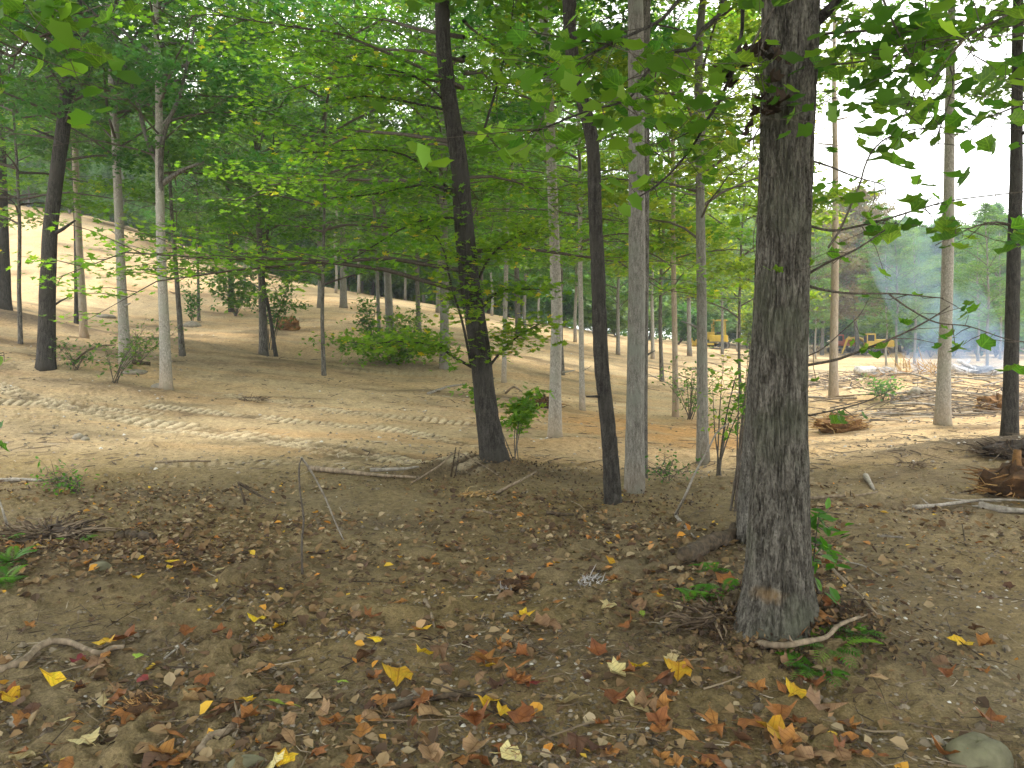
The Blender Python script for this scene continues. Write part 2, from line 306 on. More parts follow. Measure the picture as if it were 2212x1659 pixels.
# ---------------------------------------------------------------- ground
def track_pts(L): return np.array([gp(a, b)[:2] for a, b in L])
TRACKS = [([(-60, 822), (200, 893), (400, 922), (640, 955), (830, 985), (1020, 1003)], .46, 1.), ([(330, 878), (520, 897), (720, 918), (900, 937), (1050, 968)], .42, 1.),
          ([(330, 930), (560, 950), (760, 985), (900, 1000)], .42, .9), ([(-80, 868), (110, 873), (330, 893)], .42, .9), ([(500, 855), (760, 893), (1000, 915)], .42, .8),
          ([(360, 1005), (560, 1000), (800, 1012)], .42, .35), ([(760, 800), (900, 812), (1160, 845)], .5, .4), ([(640, 690), (820, 705), (1010, 735)], .5, .35)]
def make_ground():
    ys = [-45., -30, -20, -13, -8, -5, -3, -1.5, -.5, .3, 1., 1.6, 2.0]; y = 2.3
    while y < 20: ys.append(y); y += (.0045 if 9 < y < 16 else .007) * y
    while y < 90: ys.append(y); y += .014 * y
    while y < 420: ys.append(y); y += .06 * y
    ys = np.array(ys)
    t = np.concatenate([-np.geomspace(9, .76, 22), np.linspace(-.72, .72, 760), np.geomspace(.76, 9, 22)])
    wd = np.maximum(ys, 2.0) * 1.0 + .3; wd[ys < 2] = 2.3
    X = t[None, :] * wd[:, None]; Y = np.repeat(ys[:, None], len(t), 1)
    n, m = X.shape; x = X.ravel(); y = Y.ravel(); z = Z(x, y)
    near = np.exp(-np.maximum(y - 3, 0) / 9.)
    rug = np.clip(fbm(x * .8, y * .8, o=3, s=21) * 4 + .6, .1, 1.4)
    cl = fbm(x * 9, y * 9, o=3, s=31); cl2 = np.maximum(fbm(x * 4, y * 5, o=3, s=37), 0)
    z = z + (.085 * cl + .16 * cl2 ** 1.3) * rug * np.clip(near + .25, 0, 1)
    fine = fbm(x * 34, y * 30, o=2, s=41)
    z = z + .022 * fine * np.clip(near, 0, 1) * rug
    # streaks scraped by the dozer blade, and the printed tracks
    clearing = 1 / (1 + np.exp(-(y - 10.2 - .9 * fbm(x * .5, y * .5, s=51) * 3) * 2.2))
    clearing *= 1 - .8 * np.exp(-((x - 4.7) / 2.5) ** 2 - ((y - 7) / 3.) ** 2) * 0
    band = np.exp(-((y - 11.3) / 2.4) ** 2)
    pads = np.zeros_like(z)
    sel = (y > 8) & (y < 40)
    xs, ysl = x[sel], y[sel]; acc = np.zeros(len(xs)); acc2 = np.zeros(len(xs)); dz = np.zeros(len(xs))
    for L, wdt, amp in TRACKS:
        P = smooth_path(np.column_stack([track_pts(L), np.zeros(len(L))]), 26)[:, :2]; s0 = 0.
        best = np.full(len(xs), 9.); al = np.zeros(len(xs))
        for a, b in zip(P[:-1], P[1:]):
            e = b - a; l = np.hypot(*e); e = e / l; s = (xs - a[0]) * e[0] + (ysl - a[1]) * e[1]
            dd = -(xs - a[0]) * e[1] + (ysl - a[1]) * e[0]; dist = np.hypot(dd, np.maximum(0, np.maximum(-s, s - l)))
            k = dist < best; best[k] = dist[k]; al[k] = s0 + s[k]; s0 += l
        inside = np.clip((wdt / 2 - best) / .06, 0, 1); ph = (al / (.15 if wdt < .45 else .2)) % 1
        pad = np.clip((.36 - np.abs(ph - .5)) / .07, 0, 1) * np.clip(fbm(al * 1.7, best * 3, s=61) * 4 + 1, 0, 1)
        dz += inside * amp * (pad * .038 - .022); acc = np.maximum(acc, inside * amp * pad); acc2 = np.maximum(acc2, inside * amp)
    z[sel] += dz; pads[sel] = acc
    V = np.column_stack([x, y, z])
    i = np.arange(n - 1)[:, None] * m; j = np.arange(m - 1)[None, :]
    Q = np.stack([i + j, i + j + 1, i + m + j + 1, i + m + j], -1).reshape(-1, 4)
    # soil colour (colour of the earth by place, tread grooves darkened)
    tan = np.array([.41, .31, .175]); brown = np.array([.21, .155, .07]); clay = np.array([.50, .27, .095]); humus = np.array([.085, .062, .04]); crust = np.array([.50, .415, .275])
    n1 = np.clip(fbm(x * .9, y * .9, o=4, s=71) * 2.2 + .5, 0, 1)[:, None]; n2 = np.clip(fbm(x * .23, y * .5, o=4, s=75) * 3 + .5, 0, 1)[:, None]
    n3 = np.clip(fbm(x * .35, y * 2.6, o=4, s=77) * 3 + .4, 0, 1)[:, None]
    c = brown * (1 - n1 * .35) + crust * n1 * .18
    cc = tan * (.92 + .16 * n2) + (clay - tan) * .32 * np.clip(n3, 0, 1); cc = cc * (1 - .55 * np.clip(fbm(x * .5, y * 1.2, o=5, s=79) * 5 - .35, 0, 1)[:, None])
    k = clearing[:, None]; c = c * (1 - k) + cc * k
    cy_ = gp(1330, 915); m_ = np.exp(-((x - cy_[0] - .3) / 1.9) ** 2 - ((y - cy_[1]) / 1.4) ** 2)
    cy2 = gp(1560, 960); m_ = m_ + .7 * np.exp(-((x - cy2[0]) / 1.3) ** 2 - ((y - cy2[1]) / .8) ** 2)
    m_ = np.clip(m_ * (1 + fbm(x * 1.5, y * 2, s=83) * 2.5) * 1.1, 0, .85)[:, None]; c = c * (1 - m_) + clay * m_
    hum = np.zeros_like(x)
    for dx, d, rx, ry, a in [(1690, 4.3, .9, .5, .8), (1075, 9.4, 1.3, .45, .7), (1480, 5.3, .7, .8, .55), (230, 15, 2.5, .5, .6), (620, 22.5, 1.8, .8, .6), (60, 22.3, 5, .6, .9),
                             (2150, 10.5, 1.6, .35, .8), (230, 5.4, 1.1, .5, .7), (950, 25, 1.5, .6, .5), (850, 22, 2.5, .8, .5), (1400, 6.5, 1.5, 1., .35), (1350, 3.8, .5, .3, .4), (345, 8.0, 1.5, .7, .35), (500, 5.6, .8, .3, .55), (800, 6.8, 1.3, .3, .45), (1100, 4.2, .6, .3, .5), (1850, 5.2, .8, .5, .5), (1950, 4.0, .5, .25, .55), (1900, 7.2, 1.4, .3, .65), (300, 4.1, .5, .3, .45), (700, 3.6, .5, .2, .4), (700, 20, 3, .6, .4), (400, 13.6, 2.2, .35, .5), (2000, 9, 2, .5, .5), (1000, 16, 2, .5, .3), (300, 19.5, 4, .7, .45)]:
        bx = (dx * K - CX) / F * d; hum = np.maximum(hum, a * np.exp(-((x - bx) / rx) ** 2 - ((y - d) / ry) ** 2))
    hum = np.clip(hum * (1 + fbm(x * 2, y * 2, s=87) * 2.4), 0, .9)[:, None]; c = c * (1 - hum) + humus * hum
    gr_ = np.zeros_like(z); gr_[sel] = acc2; c = c * (1 - .42 * (gr_ * (1 - pads))[:, None]); c = c * (1 - pads[:, None] * .8) + crust * 1.12 * pads[:, None] * .8  # grooves between the tread pads darkened, the pads themselves made paler
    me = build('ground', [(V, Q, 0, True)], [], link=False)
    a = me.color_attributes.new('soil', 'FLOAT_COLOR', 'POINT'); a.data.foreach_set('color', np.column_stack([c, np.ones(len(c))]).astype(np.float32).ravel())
    t = NT('soil'); sc_ = t.n('ShaderNodeAttribute', attribute_name='soil').outputs['Color']; o = t.n('ShaderNodeTexCoord').outputs['Object']
    f1 = t.noise(o, 14, 8, .68); f2 = t.noise(o, 90, 5, .7); f3 = t.noise(o, 2.2, 6, .6)
    col = t.mix(.85, sc_, t.ramp(f1, [(.3, g(.5)), (.5, g(.98)), (.72, g(1.4))]), 'MULTIPLY')
    col = t.mix(.8, col, t.ramp(f2, [(.3, g(.42)), (.48, g(1.)), (.68, g(1.5))]), 'MULTIPLY')
    col = t.mix(.5, col, t.ramp(f3, [(.35, g(.75)), (.6, g(1.15))]), 'MULTIPLY')
    vo = t.n('ShaderNodeTexVoronoi', {'Vector': o, 'Scale': 38.}).outputs['Distance']
    col = t.mix(t.ramp(vo, [(.06, g(.5)), (.13, g(0))]), col, (.36, .31, .24))
    h = t.n('ShaderNodeMath', {0: f1, 1: t.n('ShaderNodeMath', {0: f2, 1: .35}, operation='MULTIPLY').outputs[0]}, operation='ADD').outputs[0]
    bp = t.n('ShaderNodeBump', {'Height': h, 'Strength': 1., 'Distance': .04}).outputs[0]
    me.materials.append(t.out(t.n('ShaderNodeBsdfPrincipled', {'Base Color': col, 'Roughness': .95, 'Normal': bp, 'Specular IOR Level': .15}).outputs[0]))
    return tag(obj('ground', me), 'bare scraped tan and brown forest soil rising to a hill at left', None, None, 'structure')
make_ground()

# ---------------------------------------------------------------- trees
def crown_chunks(rng, H, R, nb, tpl, lsize, per, subs=7, flat=.18, az=None, prof=None, tilt=.45, rc=.4, up=.65, z0=0., tintoff=0., limbr=.0075):
    prof = prof or (lambda t: (math.sin(pi * min(1, .18 + t * .86)) ** .6))
    ch = []; C = []; CT = []
    for i in range(nb):
        t = (i + .5) / nb; z = z0 + H * t
        a = (i * 2.39996 + rng.normal(0, .3)) if az is None else rng.uniform(*az)
        L = R * prof(t) * rng.uniform(.6, 1.15); dh = np.array([cos(a), sin(a), 0.]); sd = np.array([-sin(a), cos(a), 0.])
        b = np.array([0, 0, z - .25 * L]); u = up * rng.uniform(.4, 1.5) + .4 * t; cv = rng.normal(0, .15)
        s = np.linspace(0, 1, 6)[:, None]
        P = b + dh * L * s + np.array([0, 0, 1.]) * L * (u * s - .32 * s * s) + sd * L * cv * s * s + rng.normal(0, .02 * L, (6, 3)) * s
        ch.append((*tube(P, (limbr * L + .006) * (1.1 - s[:, 0]), 4, False), 0, True))
        for j in range(subs):
            q = .3 + .7 * (j + rng.uniform(0, .8)) / subs; k = min(4, int(q * 5)); f = q * 5 - k; p = P[k] * (1 - f) + P[k + 1] * f
            sg = 1 if j % 2 else -1; an = rng.uniform(.5, 1.15) * sg; d2 = dh * cos(an) + sd * sin(an) + np.array([0, 0, rng.uniform(-.15, .25)])
            l2 = (.5 * L * (1.15 - q) + .25) * rng.uniform(.6, 1.2); e = p + d2 * l2
            ch.append((*tube(np.array([p, (p + e) / 2 + [0, 0, .04 * l2], e]), [.007, .005, .002], 3, False), 0, False))
            ncl = max(1, int(l2 / (rc * .9)))
            ct = rng.uniform(-.2, .2)
            for m_ in range(ncl + 1):
                C.append(p + d2 * l2 * (m_ + .6) / (ncl + .6)); CT.append(ct + rng.normal(0, .07))
        C.append(P[-1]); CT.append(0)
    C = np.array(C); CT = np.array(CT); n = len(C) * per
    cc = np.repeat(C, per, 0); r = rc * np.sqrt(rng.uniform(0, 1, n)) * np.repeat(rng.uniform(.6, 1.3, len(C)), per); th = rng.uniform(0, 2 * pi, n)
    pos = cc + np.column_stack([r * np.cos(th), r * np.sin(th), rng.normal(0, rc * flat, n)])
    tint = np.clip(.5 + tintoff + np.repeat(CT, per) + rng.normal(0, .16, n), 0, 1)
    V, Fc, T = leaves(rng, pos, lsize, tpl, tilt, tint)
    return ch, (V, Fc, 0, False, T)
CR = {}
def variant(key, seed, lm, **kw):
    rng = np.random.default_rng(seed); ch, lf = crown_chunks(rng, **kw)
    CR[key] = (build('limbs', ch, [M['branch']], link=False), build('crown', [lf], [M[lm]], link=False))
G = dict(tpl=DUO, lsize=.13, per=11, subs=9)
variant('midA', 1, 'green', H=10, R=3.2, nb=44, **G)
variant('midB', 2, 'green', H=11, R=2.7, nb=46, **G)
variant('midC', 3, 'green', H=9, R=3.6, nb=40, **G)
variant('mapA', 4, 'maple', H=8, R=3.6, nb=38, tpl=DUO, lsize=.12, per=13, subs=8, flat=.1, tilt=.33, rc=.42, up=.3)
variant('mapB', 5, 'yellowing', H=8, R=2.5, nb=30, tpl=DUO, lsize=.13, per=14, subs=8, flat=.15, tilt=.4)
variant('farA', 6, 'far', H=14, R=4.2, nb=40, tpl=TRIO, lsize=.40, per=17, subs=7, rc=.6, flat=.5, tilt=.7)
variant('farB', 7, 'far', H=13, R=3.4, nb=38, tpl=TRIO, lsize=.38, per=17, subs=7, rc=.6, flat=.5, tilt=.7)
variant('farC', 8, 'green', H=12, R=4.0, nb=36, tpl=TRIO, lsize=.36, per=17, subs=7, rc=.55, flat=.5, tilt=.7)
variant('farY', 9, 'yellowing', H=12, R=3.4, nb=34, tpl=TRIO, lsize=.34, per=16, subs=7, rc=.55, flat=.4, tilt=.7)
variant('rust', 10, 'rust', H=10, R=3.4, nb=34, tpl=TRIO, lsize=.36, per=12, subs=7, rc=.6, flat=.5, tilt=.7)
variant('thin', 11, 'green', H=7, R=1.5, nb=26, tpl=OVAL, lsize=.13, per=8, subs=5, rc=.35)
variant('sparse', 12, 'far', H=9, R=1.5, nb=16, tpl=RHOMB, lsize=.14, per=7, subs=4, rc=.3)
variant('lean', 13, 'maple', H=6.6, R=4.3, nb=34, limbr=.0045, tpl=STAR5, lsize=.085, per=12, subs=11, flat=.09, tilt=.3, rc=.36, up=.25, az=(.5, 3.75), prof=lambda t: 1 - .25 * t)
variant('high', 14, 'near', H=7, R=4.2, nb=34, tpl=CLUMP, lsize=.24, per=7, subs=8, rc=.55, flat=.4, tilt=.5)

def trunk_mesh(rng, P, r, n, ridge=0., flare=.35, rlen=.35, rows=None):
    L = np.linalg.norm(np.diff(P, axis=0), axis=1).sum(); m = rows or max(10, int(L * 4)); Q = smooth_path(P, m)
    s = np.linspace(0, 1, m); rr = np.interp(s, np.linspace(0, 1, len(r)), r); hz = s * L
    rr = rr * (1 + flare * np.exp(-hz / rlen))
    th = np.arange(n) * 2 * pi / n; a, b = np.cos(th)[None], np.sin(th)[None]; hh = hz[:, None]
    dr = rr[:, None] * (.22 * flare * np.exp(-hh / rlen) * np.cos(th * 5 + 1)[None] + .10 * fbm(a * 1.5 + 9, b * 1.5, hh * .8 + .1, o=3, s=5) * 2)
    if ridge:
        k = rr[:, None] / .03
        wv = .35 * fbm(a * 3, b * 3, hh * 3 + .1, o=2, s=13)
        v = fbm(a * k * 2.1 + 30 + wv, b * k * 2.1 + 7 + wv, hh * 5.5 + .1, o=2, s=11); v2 = vnoise(a * k * 3 + 3, b * k * 3 + 4, hh * 16 + .1, 17) - .5
        dr = dr + ridge * (.55 - 1.5 * np.exp(-(v / .055) ** 2) + .5 * v2)
    return (*tube(Q, rr, n, True, dr), 0, True)
NTREE = 0
def tree(label, pts, d, wd, mat, crown=None, top=12., h0=5., sc=1., group=None, n=12, ridge=0., flare=.35, name='tree', rot=None, rows=None, taper=.35, extra=None, rlen=.35, cx=0):
    """trunk drawn through picture points at distance d, then carried on upwards"""
    global NTREE; NTREE += 1; rng = np.random.default_rng(100 + NTREE)
    W = [px(a, b, d) for a, b in pts]; b0 = W[0]; zb = float(Z(b0[0], b0[1])); W[0] = np.array([b0[0], b0[1], zb - .12])
    if len(W) > 1 and W[1][2] < zb + .1: del W[1]
    dirv = W[-1] - W[-2]; dirv = dirv / np.linalg.norm(dirv); r = [wi * K / F * d / 2 for wi in np.interp(np.linspace(0, 1, 8), np.linspace(0, 1, len(wd)), wd)]
    P = [p.copy() for p in W]; lastz = P[-1][2]; L0 = np.linalg.norm(np.diff(np.array(P), axis=0), axis=1).sum()
    while P[-1][2] < zb + top:
        dirv = dirv + np.array([rng.normal(0, .05), rng.normal(0, .05), .12]); dirv /= np.linalg.norm(dirv); P.append(P[-1] + dirv * 1.5)
    P = np.array(P); L1 = np.linalg.norm(np.diff(P, axis=0), axis=1).sum()
    s = np.linspace(0, 1, 24); rr = [np.interp(q * L1, np.linspace(0, L0, 8), r) if q * L1 < L0 else r[-1] * (1 - (1 - taper * .3) * (q * L1 - L0) / max(.1, L1 - L0)) for q in s]
    root = empty(name, (b0[0], b0[1], zb), label, 'tree', group); base = np.array([b0[0], b0[1], zb])
    # equal-arc resample so radii line up
    seg = np.r_[0, np.cumsum(np.linalg.norm(np.diff(P, axis=0), axis=1))]; q = np.linspace(0, L1, max(8, int(L1 * 1.5)))
    P2 = np.column_stack([np.interp(q, seg, P[:, i]) for i in range(3)]) - base
    build('trunk', [trunk_mesh(rng, P2, rr, n, ridge, flare, rlen, rows)], [mat], parent=root)
    for _ in range(3 if d < 28 else 0):
        i = rng.integers(1, max(2, len(P2) - 2)); f = rng.uniform(); q_ = P2[i] * (1 - f) + P2[i + 1] * f
        if q_[2] < .8 or q_[2] > 8: continue
        a = rng.uniform(0, 6.28); L_ = rng.uniform(.12, .5) * (1 if d > 8 else .6); rs = r[0] * rng.uniform(.12, .22); e_ = q_ + np.array([cos(a), sin(a), rng.uniform(.1, .9)]) * (L_ + r[0])
        build('branch_stub', [(*tube(np.array([q_, q_ * .45 + e_ * .55 + rng.normal(0, .015, 3), e_]), [rs * 1.3, rs, rs * .5], 6), 0, True)], [mat], parent=root)
    if crown:
        lm, cm = CR[crown]; i = np.argmin(np.abs(P2[:, 2] - h0)); ax = P2[i]
        for nm, me in (('limbs', lm), ('crown', cm)):
            o = obj(nm, me, root, (ax[0] + cx, ax[1], h0))
            if nm == 'limbs': tag(o, kind='stuff'); o.rotation_euler[2] = rng.uniform(0, 6.28) if rot is None else rot; o.scale = (sc, sc, sc)
    return root, base, P2
def limb(name, root, base, pts, r0, mat, n=6, d=None, sub=None):
    W = np.array([px(*p) if len(p) == 3 else px(*p, d) for p in pts]); P = smooth_path(W, max(6, len(W) * 4)) - base
    return build(name, [(*tube(P, np.linspace(r0, r0 * .35, len(P)), n), 0, True)], [mat], parent=root), P

# the near trees
main, mbase, mP = tree('thick furrowed grey-brown trunk in the right foreground, the widest and nearest in view',
    [(1676, 1392), (1681, 1200), (1686, 1000), (1684, 800), (1690, 600), (1695, 400), (1703, 200), (1708, 0)], 4.1, [128, 121, 117, 112, 108, 104, 110, 116],
    M['main'], 'high', 14, 6.0, 1.1, n=200, ridge=.012, flare=.75, rlen=.17, rows=600)
_o = M['main'].node_tree; _p = [n for n in _o.nodes if n.type == 'BSDF_PRINCIPLED'][0]; _src = _p.inputs['Base Color'].links[0].from_socket; _c = px(1655, 1288, 3.95) - mbase
_t = NT.__new__(NT); _t.m = M['main']; _t.t = _o; _oc = _t.n('ShaderNodeTexCoord').outputs['Object']
_v = _t.n('ShaderNodeVectorMath', {0: _t.n('ShaderNodeMapping', {0: _oc, 1: tuple(-_c * [1, 1, 2.4]), 3: (1, 1, 2.4)}).outputs[0]}, operation='LENGTH').outputs['Value']
_v = _t.n('ShaderNodeMath', {0: _v, 1: _t.n('ShaderNodeMath', {0: _t.noise(_oc, 22, 3), 1: .1}, operation='MULTIPLY').outputs[0]}, operation='ADD').outputs[0]
_o.links.new(_t.mix(_t.ramp(_v, [(.09, g(.6)), (.16, g(0))]), _src, (.26, .17, .08)), _p.inputs['Base Color'])
tree('darker trunk standing half hidden just behind the thick furrowed foreground trunk', [(1634, 1170), (1642, 1000), (1652, 850), (1672, 600), (1684, 300), (1690, 0)], 6.2,
     [76, 72, 66, 60], M['oak'], 'high', 14, 6.4, 1., n=60, ridge=.008, rows=200)
lean, lbase, lP = tree('dark leaning trunk with a bend, rooted on the mound in the middle of the picture',
    [(1070, 1025), (1052, 900), (1042, 800), (1030, 700), (1012, 600), (1003, 500), (998, 400), (985, 300), (968, 200), (958, 100), (955, 0)], 9.5, [52, 46, 45, 43, 42, 40, 36, 34, 32, 30],
    M['oak_dark'], 'lean', 11, 3.0, 1., n=40, ridge=.008, rot=0., rows=200, rlen=.25)
for nm, pts in [('branch', [(1018, 790, 9.5), (999, 697, 9.3), (974, 614, 9.2), (956, 535, 9.1), (905, 463, 9.)]), ('branch', [(1020, 794, 9.5), (977, 769, 9.3), (941, 747, 9.2), (860, 738, 9.1), (800, 745, 9.)]),
                ('branch', [(1038, 668, 9.5), (1085, 628, 9.3), (1193, 626, 9.2)]), ('branch', [(1050, 800, 9.5), (1085, 757, 9.4), (1121, 725, 9.3), (1165, 700, 9.2)]),
                ('branch', [(1028, 621, 9.5), (1049, 571, 9.5), (1078, 535, 9.5), (1121, 509, 9.5), (1170, 496, 9.4)]), ('branch', [(975, 230, 9.5), (887, 162, 9.3), (725, 133, 9.)]),
                ('branch', [(975, 240, 9.5), (815, 209, 9.2), (733, 216, 9.)]), ('branch', [(1005, 440, 9.5), (930, 400, 9.3), (800, 420, 9.), (690, 430, 8.8)]),
                ('branch', [(1010, 470, 9.5), (900, 480, 9.2), (760, 560, 8.9)]), ('branch', [(1040, 300, 9.8), (1075, 180, 9.8), (1100, 80, 9.8), (1110, 0, 9.8)]), ('branch', [(985, 420, 9.6), (860, 330, 9.3), (650, 330, 8.9)])]:
    o, P = limb(nm, lean, lbase, pts, .017, M['oak_dark'], 6); rng = np.random.default_rng(len(P) + int(pts[-1][0])); C = []; ch = []
    for i in range(len(P) // 4, len(P)):
        for sg in (-1, 1):
            a = rng.normal(0, .5); e = P[i] + np.array([rng.uniform(-.3, .3), sg * rng.uniform(.15, .5), rng.uniform(-.08, .12)])
            ch.append((*tube(np.array([P[i], (P[i] + e) / 2, e]), [.004, .003, .0015], 3, False), 0, False))
            C += [P[i], (P[i] + e) / 2 + [0, 0, .0], e, e + rng.normal(0, .08, 3)]
    C = np.repeat(np.array(C), 5, 0); C = C + rng.normal(0, .13, C.shape) * [1, 1, .35]
    V, Fc, T = leaves(rng, C, .085, STAR5, .35, np.clip(rng.normal(.6, .2, len(C)), 0, 1))
    tag(build('twigs', ch, [M['branch']], parent=o), kind='stuff'); tag(build('foliage', [(V, Fc, 0, False, T)], [M['maple']], parent=o), kind='stuff')
tree('slim black trunk with a kink near its top, left of the twin grey trunks',
    [(1325, 1080), (1322, 1000), (1310, 900), (1300, 800), (1292, 600), (1283, 400), (1277, 280), (1255, 220), (1240, 150), (1232, 60), (1228, 0)], 7.8, [33, 32, 31, 30, 29, 28, 27, 27, 26],
    M['oak_dark'], 'high', 11, 5.8, .85, n=40, ridge=.007, flare=.2, rows=200)
tree('straight grey trunk, the thicker and nearer of the twin grey pair',
    [(1370, 1045), (1372, 900), (1375, 700), (1376, 500), (1375, 300), (1373, 0)], 8.6, [41, 39, 36, 35, 34, 34], M['grey'], 'high', 13, 6.4, .9, n=32, ridge=.003, flare=.15, rows=120)
tree('thinner brown trunk of the twin pair, half hidden behind the thicker grey one', [(1386, 1022), (1388, 800), (1391, 500), (1394, 0)], 9.6, [24, 23, 22, 22], M['oak'], 'high', 12, 6.6, .8, n=24, flare=.1)
tree('pale trunk with bark torn off its foot beside the orange clay patch', [(1198, 942), (1200, 800), (1203, 700), (1200, 600), (1197, 500), (1193, 400), (1185, 200), (1175, 50)], 13.5,
     [27, 25, 23, 22, 21, 20], M['pale'], 'midB', 15, 5.6, .9, n=20)
tree('straight slender grey trunk with yellowing crown left of the thick foreground trunk', [(1518, 990), (1517, 800), (1515, 600), (1512, 400), (1508, 100)], 11.8, [25, 22, 19, 17], M['grey'], 'mapB', 12, 3.6, 1., n=18)
tree('tan bare-stemmed tree with forked thin top against the white sky at right', [(1800, 870), (1802, 700), (1805, 500), (1804, 300), (1803, 270)], 20.5, [20, 17, 15, 12, 11], M['tan'], 'sparse', 13, 6.8, .9, n=14)
tree('pale lichened trunk beside the smoking brush pile', [(2035, 920), (2040, 800), (2046, 600), (2050, 400), (2052, 200)], 14.2, [30, 25, 22, 19], M['pale'], 'sparse', 12, 6.0, 1.1, n=20)
tree('dark straight trunk on the brushy hump at the right edge', [(2180, 965), (2185, 800), (2188, 600), (2195, 400), (2199, 0)], 11.5, [31, 27, 24, 20], M['oak_dark'], 'midB', 13, 5.2, .75, n=24, ridge=.004, cx=1.0)
# trees of the left slope
tree('dark rough trunk at the left, nearest of the slope trees', [(100, 790), (102, 650), (108, 500), (122, 380), (140, 250), (155, 100), (165, 0)], 15.8, [34, 30, 28, 25], M['oak_dark'], 'midA', 14, 4.6, 1., n=20, ridge=.006)
tree('thin pale pole-like trunk standing just right of the dark rough slope trunk', [(183, 730), (172, 550), (165, 400), (160, 250)], 21.5, [16, 14, 12], M['tan'], 'midB', 14, 5.5, .9)
tree('thin near-black trunk tucked behind the pale pole-like trunk', [(167, 662), (165, 550), (164, 480)], 25, [11, 9], M['oak_dark'], 'midB', 12, 5., .8)
tree('grey slope trunk with a curved root and sapling at its foot', [(272, 768), (262, 600), (256, 450), (250, 300), (240, 150)], 17.2, [23, 19, 17, 15], M['pale'], 'midC', 13, 4.7, .95, n=16)
t4, b4, P4 = tree('mottled pale grey trunk with forking limbs, fourth of the slope trunks', [(360, 832), (355, 700), (348, 550), (345, 400), (343, 200)], 15.4, [24, 20, 18, 14], M['pale'], 'midA', 12, 4.6, .9, n=18)
for pts in [[(346, 440, 15.4), (352, 300, 15.3), (390, 200, 15.2), (420, 60, 15)], [(346, 360, 15.4), (318, 300, 15.5), (290, 200, 15.6), (240, 60, 15.6)], [(347, 400, 15.4), (390, 370, 15.3), (440, 350, 15.2)],
            [(342, 170, 15.4), (330, 120, 15.5), (270, 70, 15.7), (230, 20, 15.8)]]:
    limb('branch', t4, b4, pts, .06, M['oak'], 7)
tree('thin leaning young tree with a leafy bush beside its foot', [(395, 697), (380, 580), (372, 480)], 20.2, [12, 10, 8], M['oak'], 'thin', 8, 1.9, .8)
tree('slender dark tree with a crossing companion stem left of the brown stump', [(570, 752), (565, 600), (560, 500), (555, 350)], 22.5, [18, 15, 13, 11], M['oak'], 'midC', 12, 3.2, .8)
tree('leaning thin stem crossing beside the slender dark tree', [(598, 757), (583, 680), (568, 600), (575, 540)], 22.3, [8, 6], M['oak_dark'], 'thin', 6.5, 1.2, .7)
tree('thick dark trunk at the far left edge on the upper slope', [(8, 657), (5, 520), (2, 400)], 24.5, [30, 26, 24], M['oak_dark'], 'midA', 13, 3.9, 1.1)
tree('stout grey trunk high on the slope above the brown stump', [(742, 652), (741, 560), (740, 480)], 35, [15, 12], M['grey'], 'midC', 15, 4.4, 1.)
tree('grey trunk rising from the leafy brush patch in mid slope', [(845, 738), (838, 620), (832, 500)], 26.5, [20, 16, 14], M['grey'], 'midA', 14, 4.2, 1.)
tree('thin straight stem just left of the grey trunk in the leafy brush patch', [(820, 752), (815, 600), (812, 500)], 25.5, [8, 7], M['grey'], 'thin', 9, 3.2, 1.)
tree('grey-blue straight trunk just left of the leaning dark trunk', [(960, 757), (960, 600), (957, 400), (957, 250)], 22, [20, 18, 16], M['grey'], 'midC', 14, 4.5, 1.)
tree('thin brown stem half hidden behind the leaning dark trunk', [(1046, 720), (1040, 600), (1030, 500)], 25, [10, 8], M['oak'], 'midB', 12, 4.4, .7)
tree('thin mottled stem right of the leaning trunk below the maple spray', [(1088, 780), (1092, 640), (1094, 560)], 20.5, [10, 9], M['pale'], 'thin', 9, 3.4, 1.)
tree('short dark trunk in a clump of undergrowth on the left slope', [(500, 622), (498, 540), (498, 460)], 33, [12, 10], M['oak_dark'], 'midC', 12, 2.6, .8)
tree('thin pale stem with debris at its foot between the pale trunk and slim black trunk', [(1258, 842), (1255, 680), (1253, 560)], 17.5, [12, 10], M['pale'], 'mapA', 10, 3.6, .75)
tree('slim brown stem left of the slender yellowing tree', [(1459, 866), (1458, 750), (1455, 600)], 18, [13, 11], M['tan'], 'mapB', 11, 3.2, .9)
tree('dark thin trunk high up between pale pole trunk and grey slope trunk', [(430, 668), (428, 600), (426, 500)], 30, [6, 5], M['oak'], 'midB', 10, 3.4, .6)
# maples filling the middle of the canopy
for lab, dx, d, cr, h0, sc_, w_ in [('bright leafy maple standing between the brown stump and brush patch', 700, 19, 'mapA', 2.6, 1., 9), ('bright young maple behind the leaning trunk, low branches', 905, 30, 'mapA', 3., 1.2, 10),
                               ('light green maple behind the slim black trunk', 1215, 24, 'mapA', 3.6, 1.15, 9), ('yellow-tinged tree behind the twin grey trunks', 1430, 26, 'mapB', 3.2, 1.3, 9),
                               ('tall leafy tree standing behind the leaning trunk at right', 1120, 34, 'midA', 4.4, 1.15, 12), ('yellow-tinged tree close left of the thick foreground trunk', 1600, 22, 'mapB', 2.6, 1.1, 7),
                               ('leafy tree at the far left with low spreading branches', 45, 19, 'mapA', 3.3, 1., 9)]:
    b = gd(dx, d); dy = (HY + (CAMZ - b[2]) * F / d) / K
    tree(lab, [(dx, dy), (dx - 4, dy - 120), (dx - 2, dy - 240)], d, [w_, w_ * .8], M['oak'], cr, 8 * sc_ + h0 - 1.5, h0, sc_)

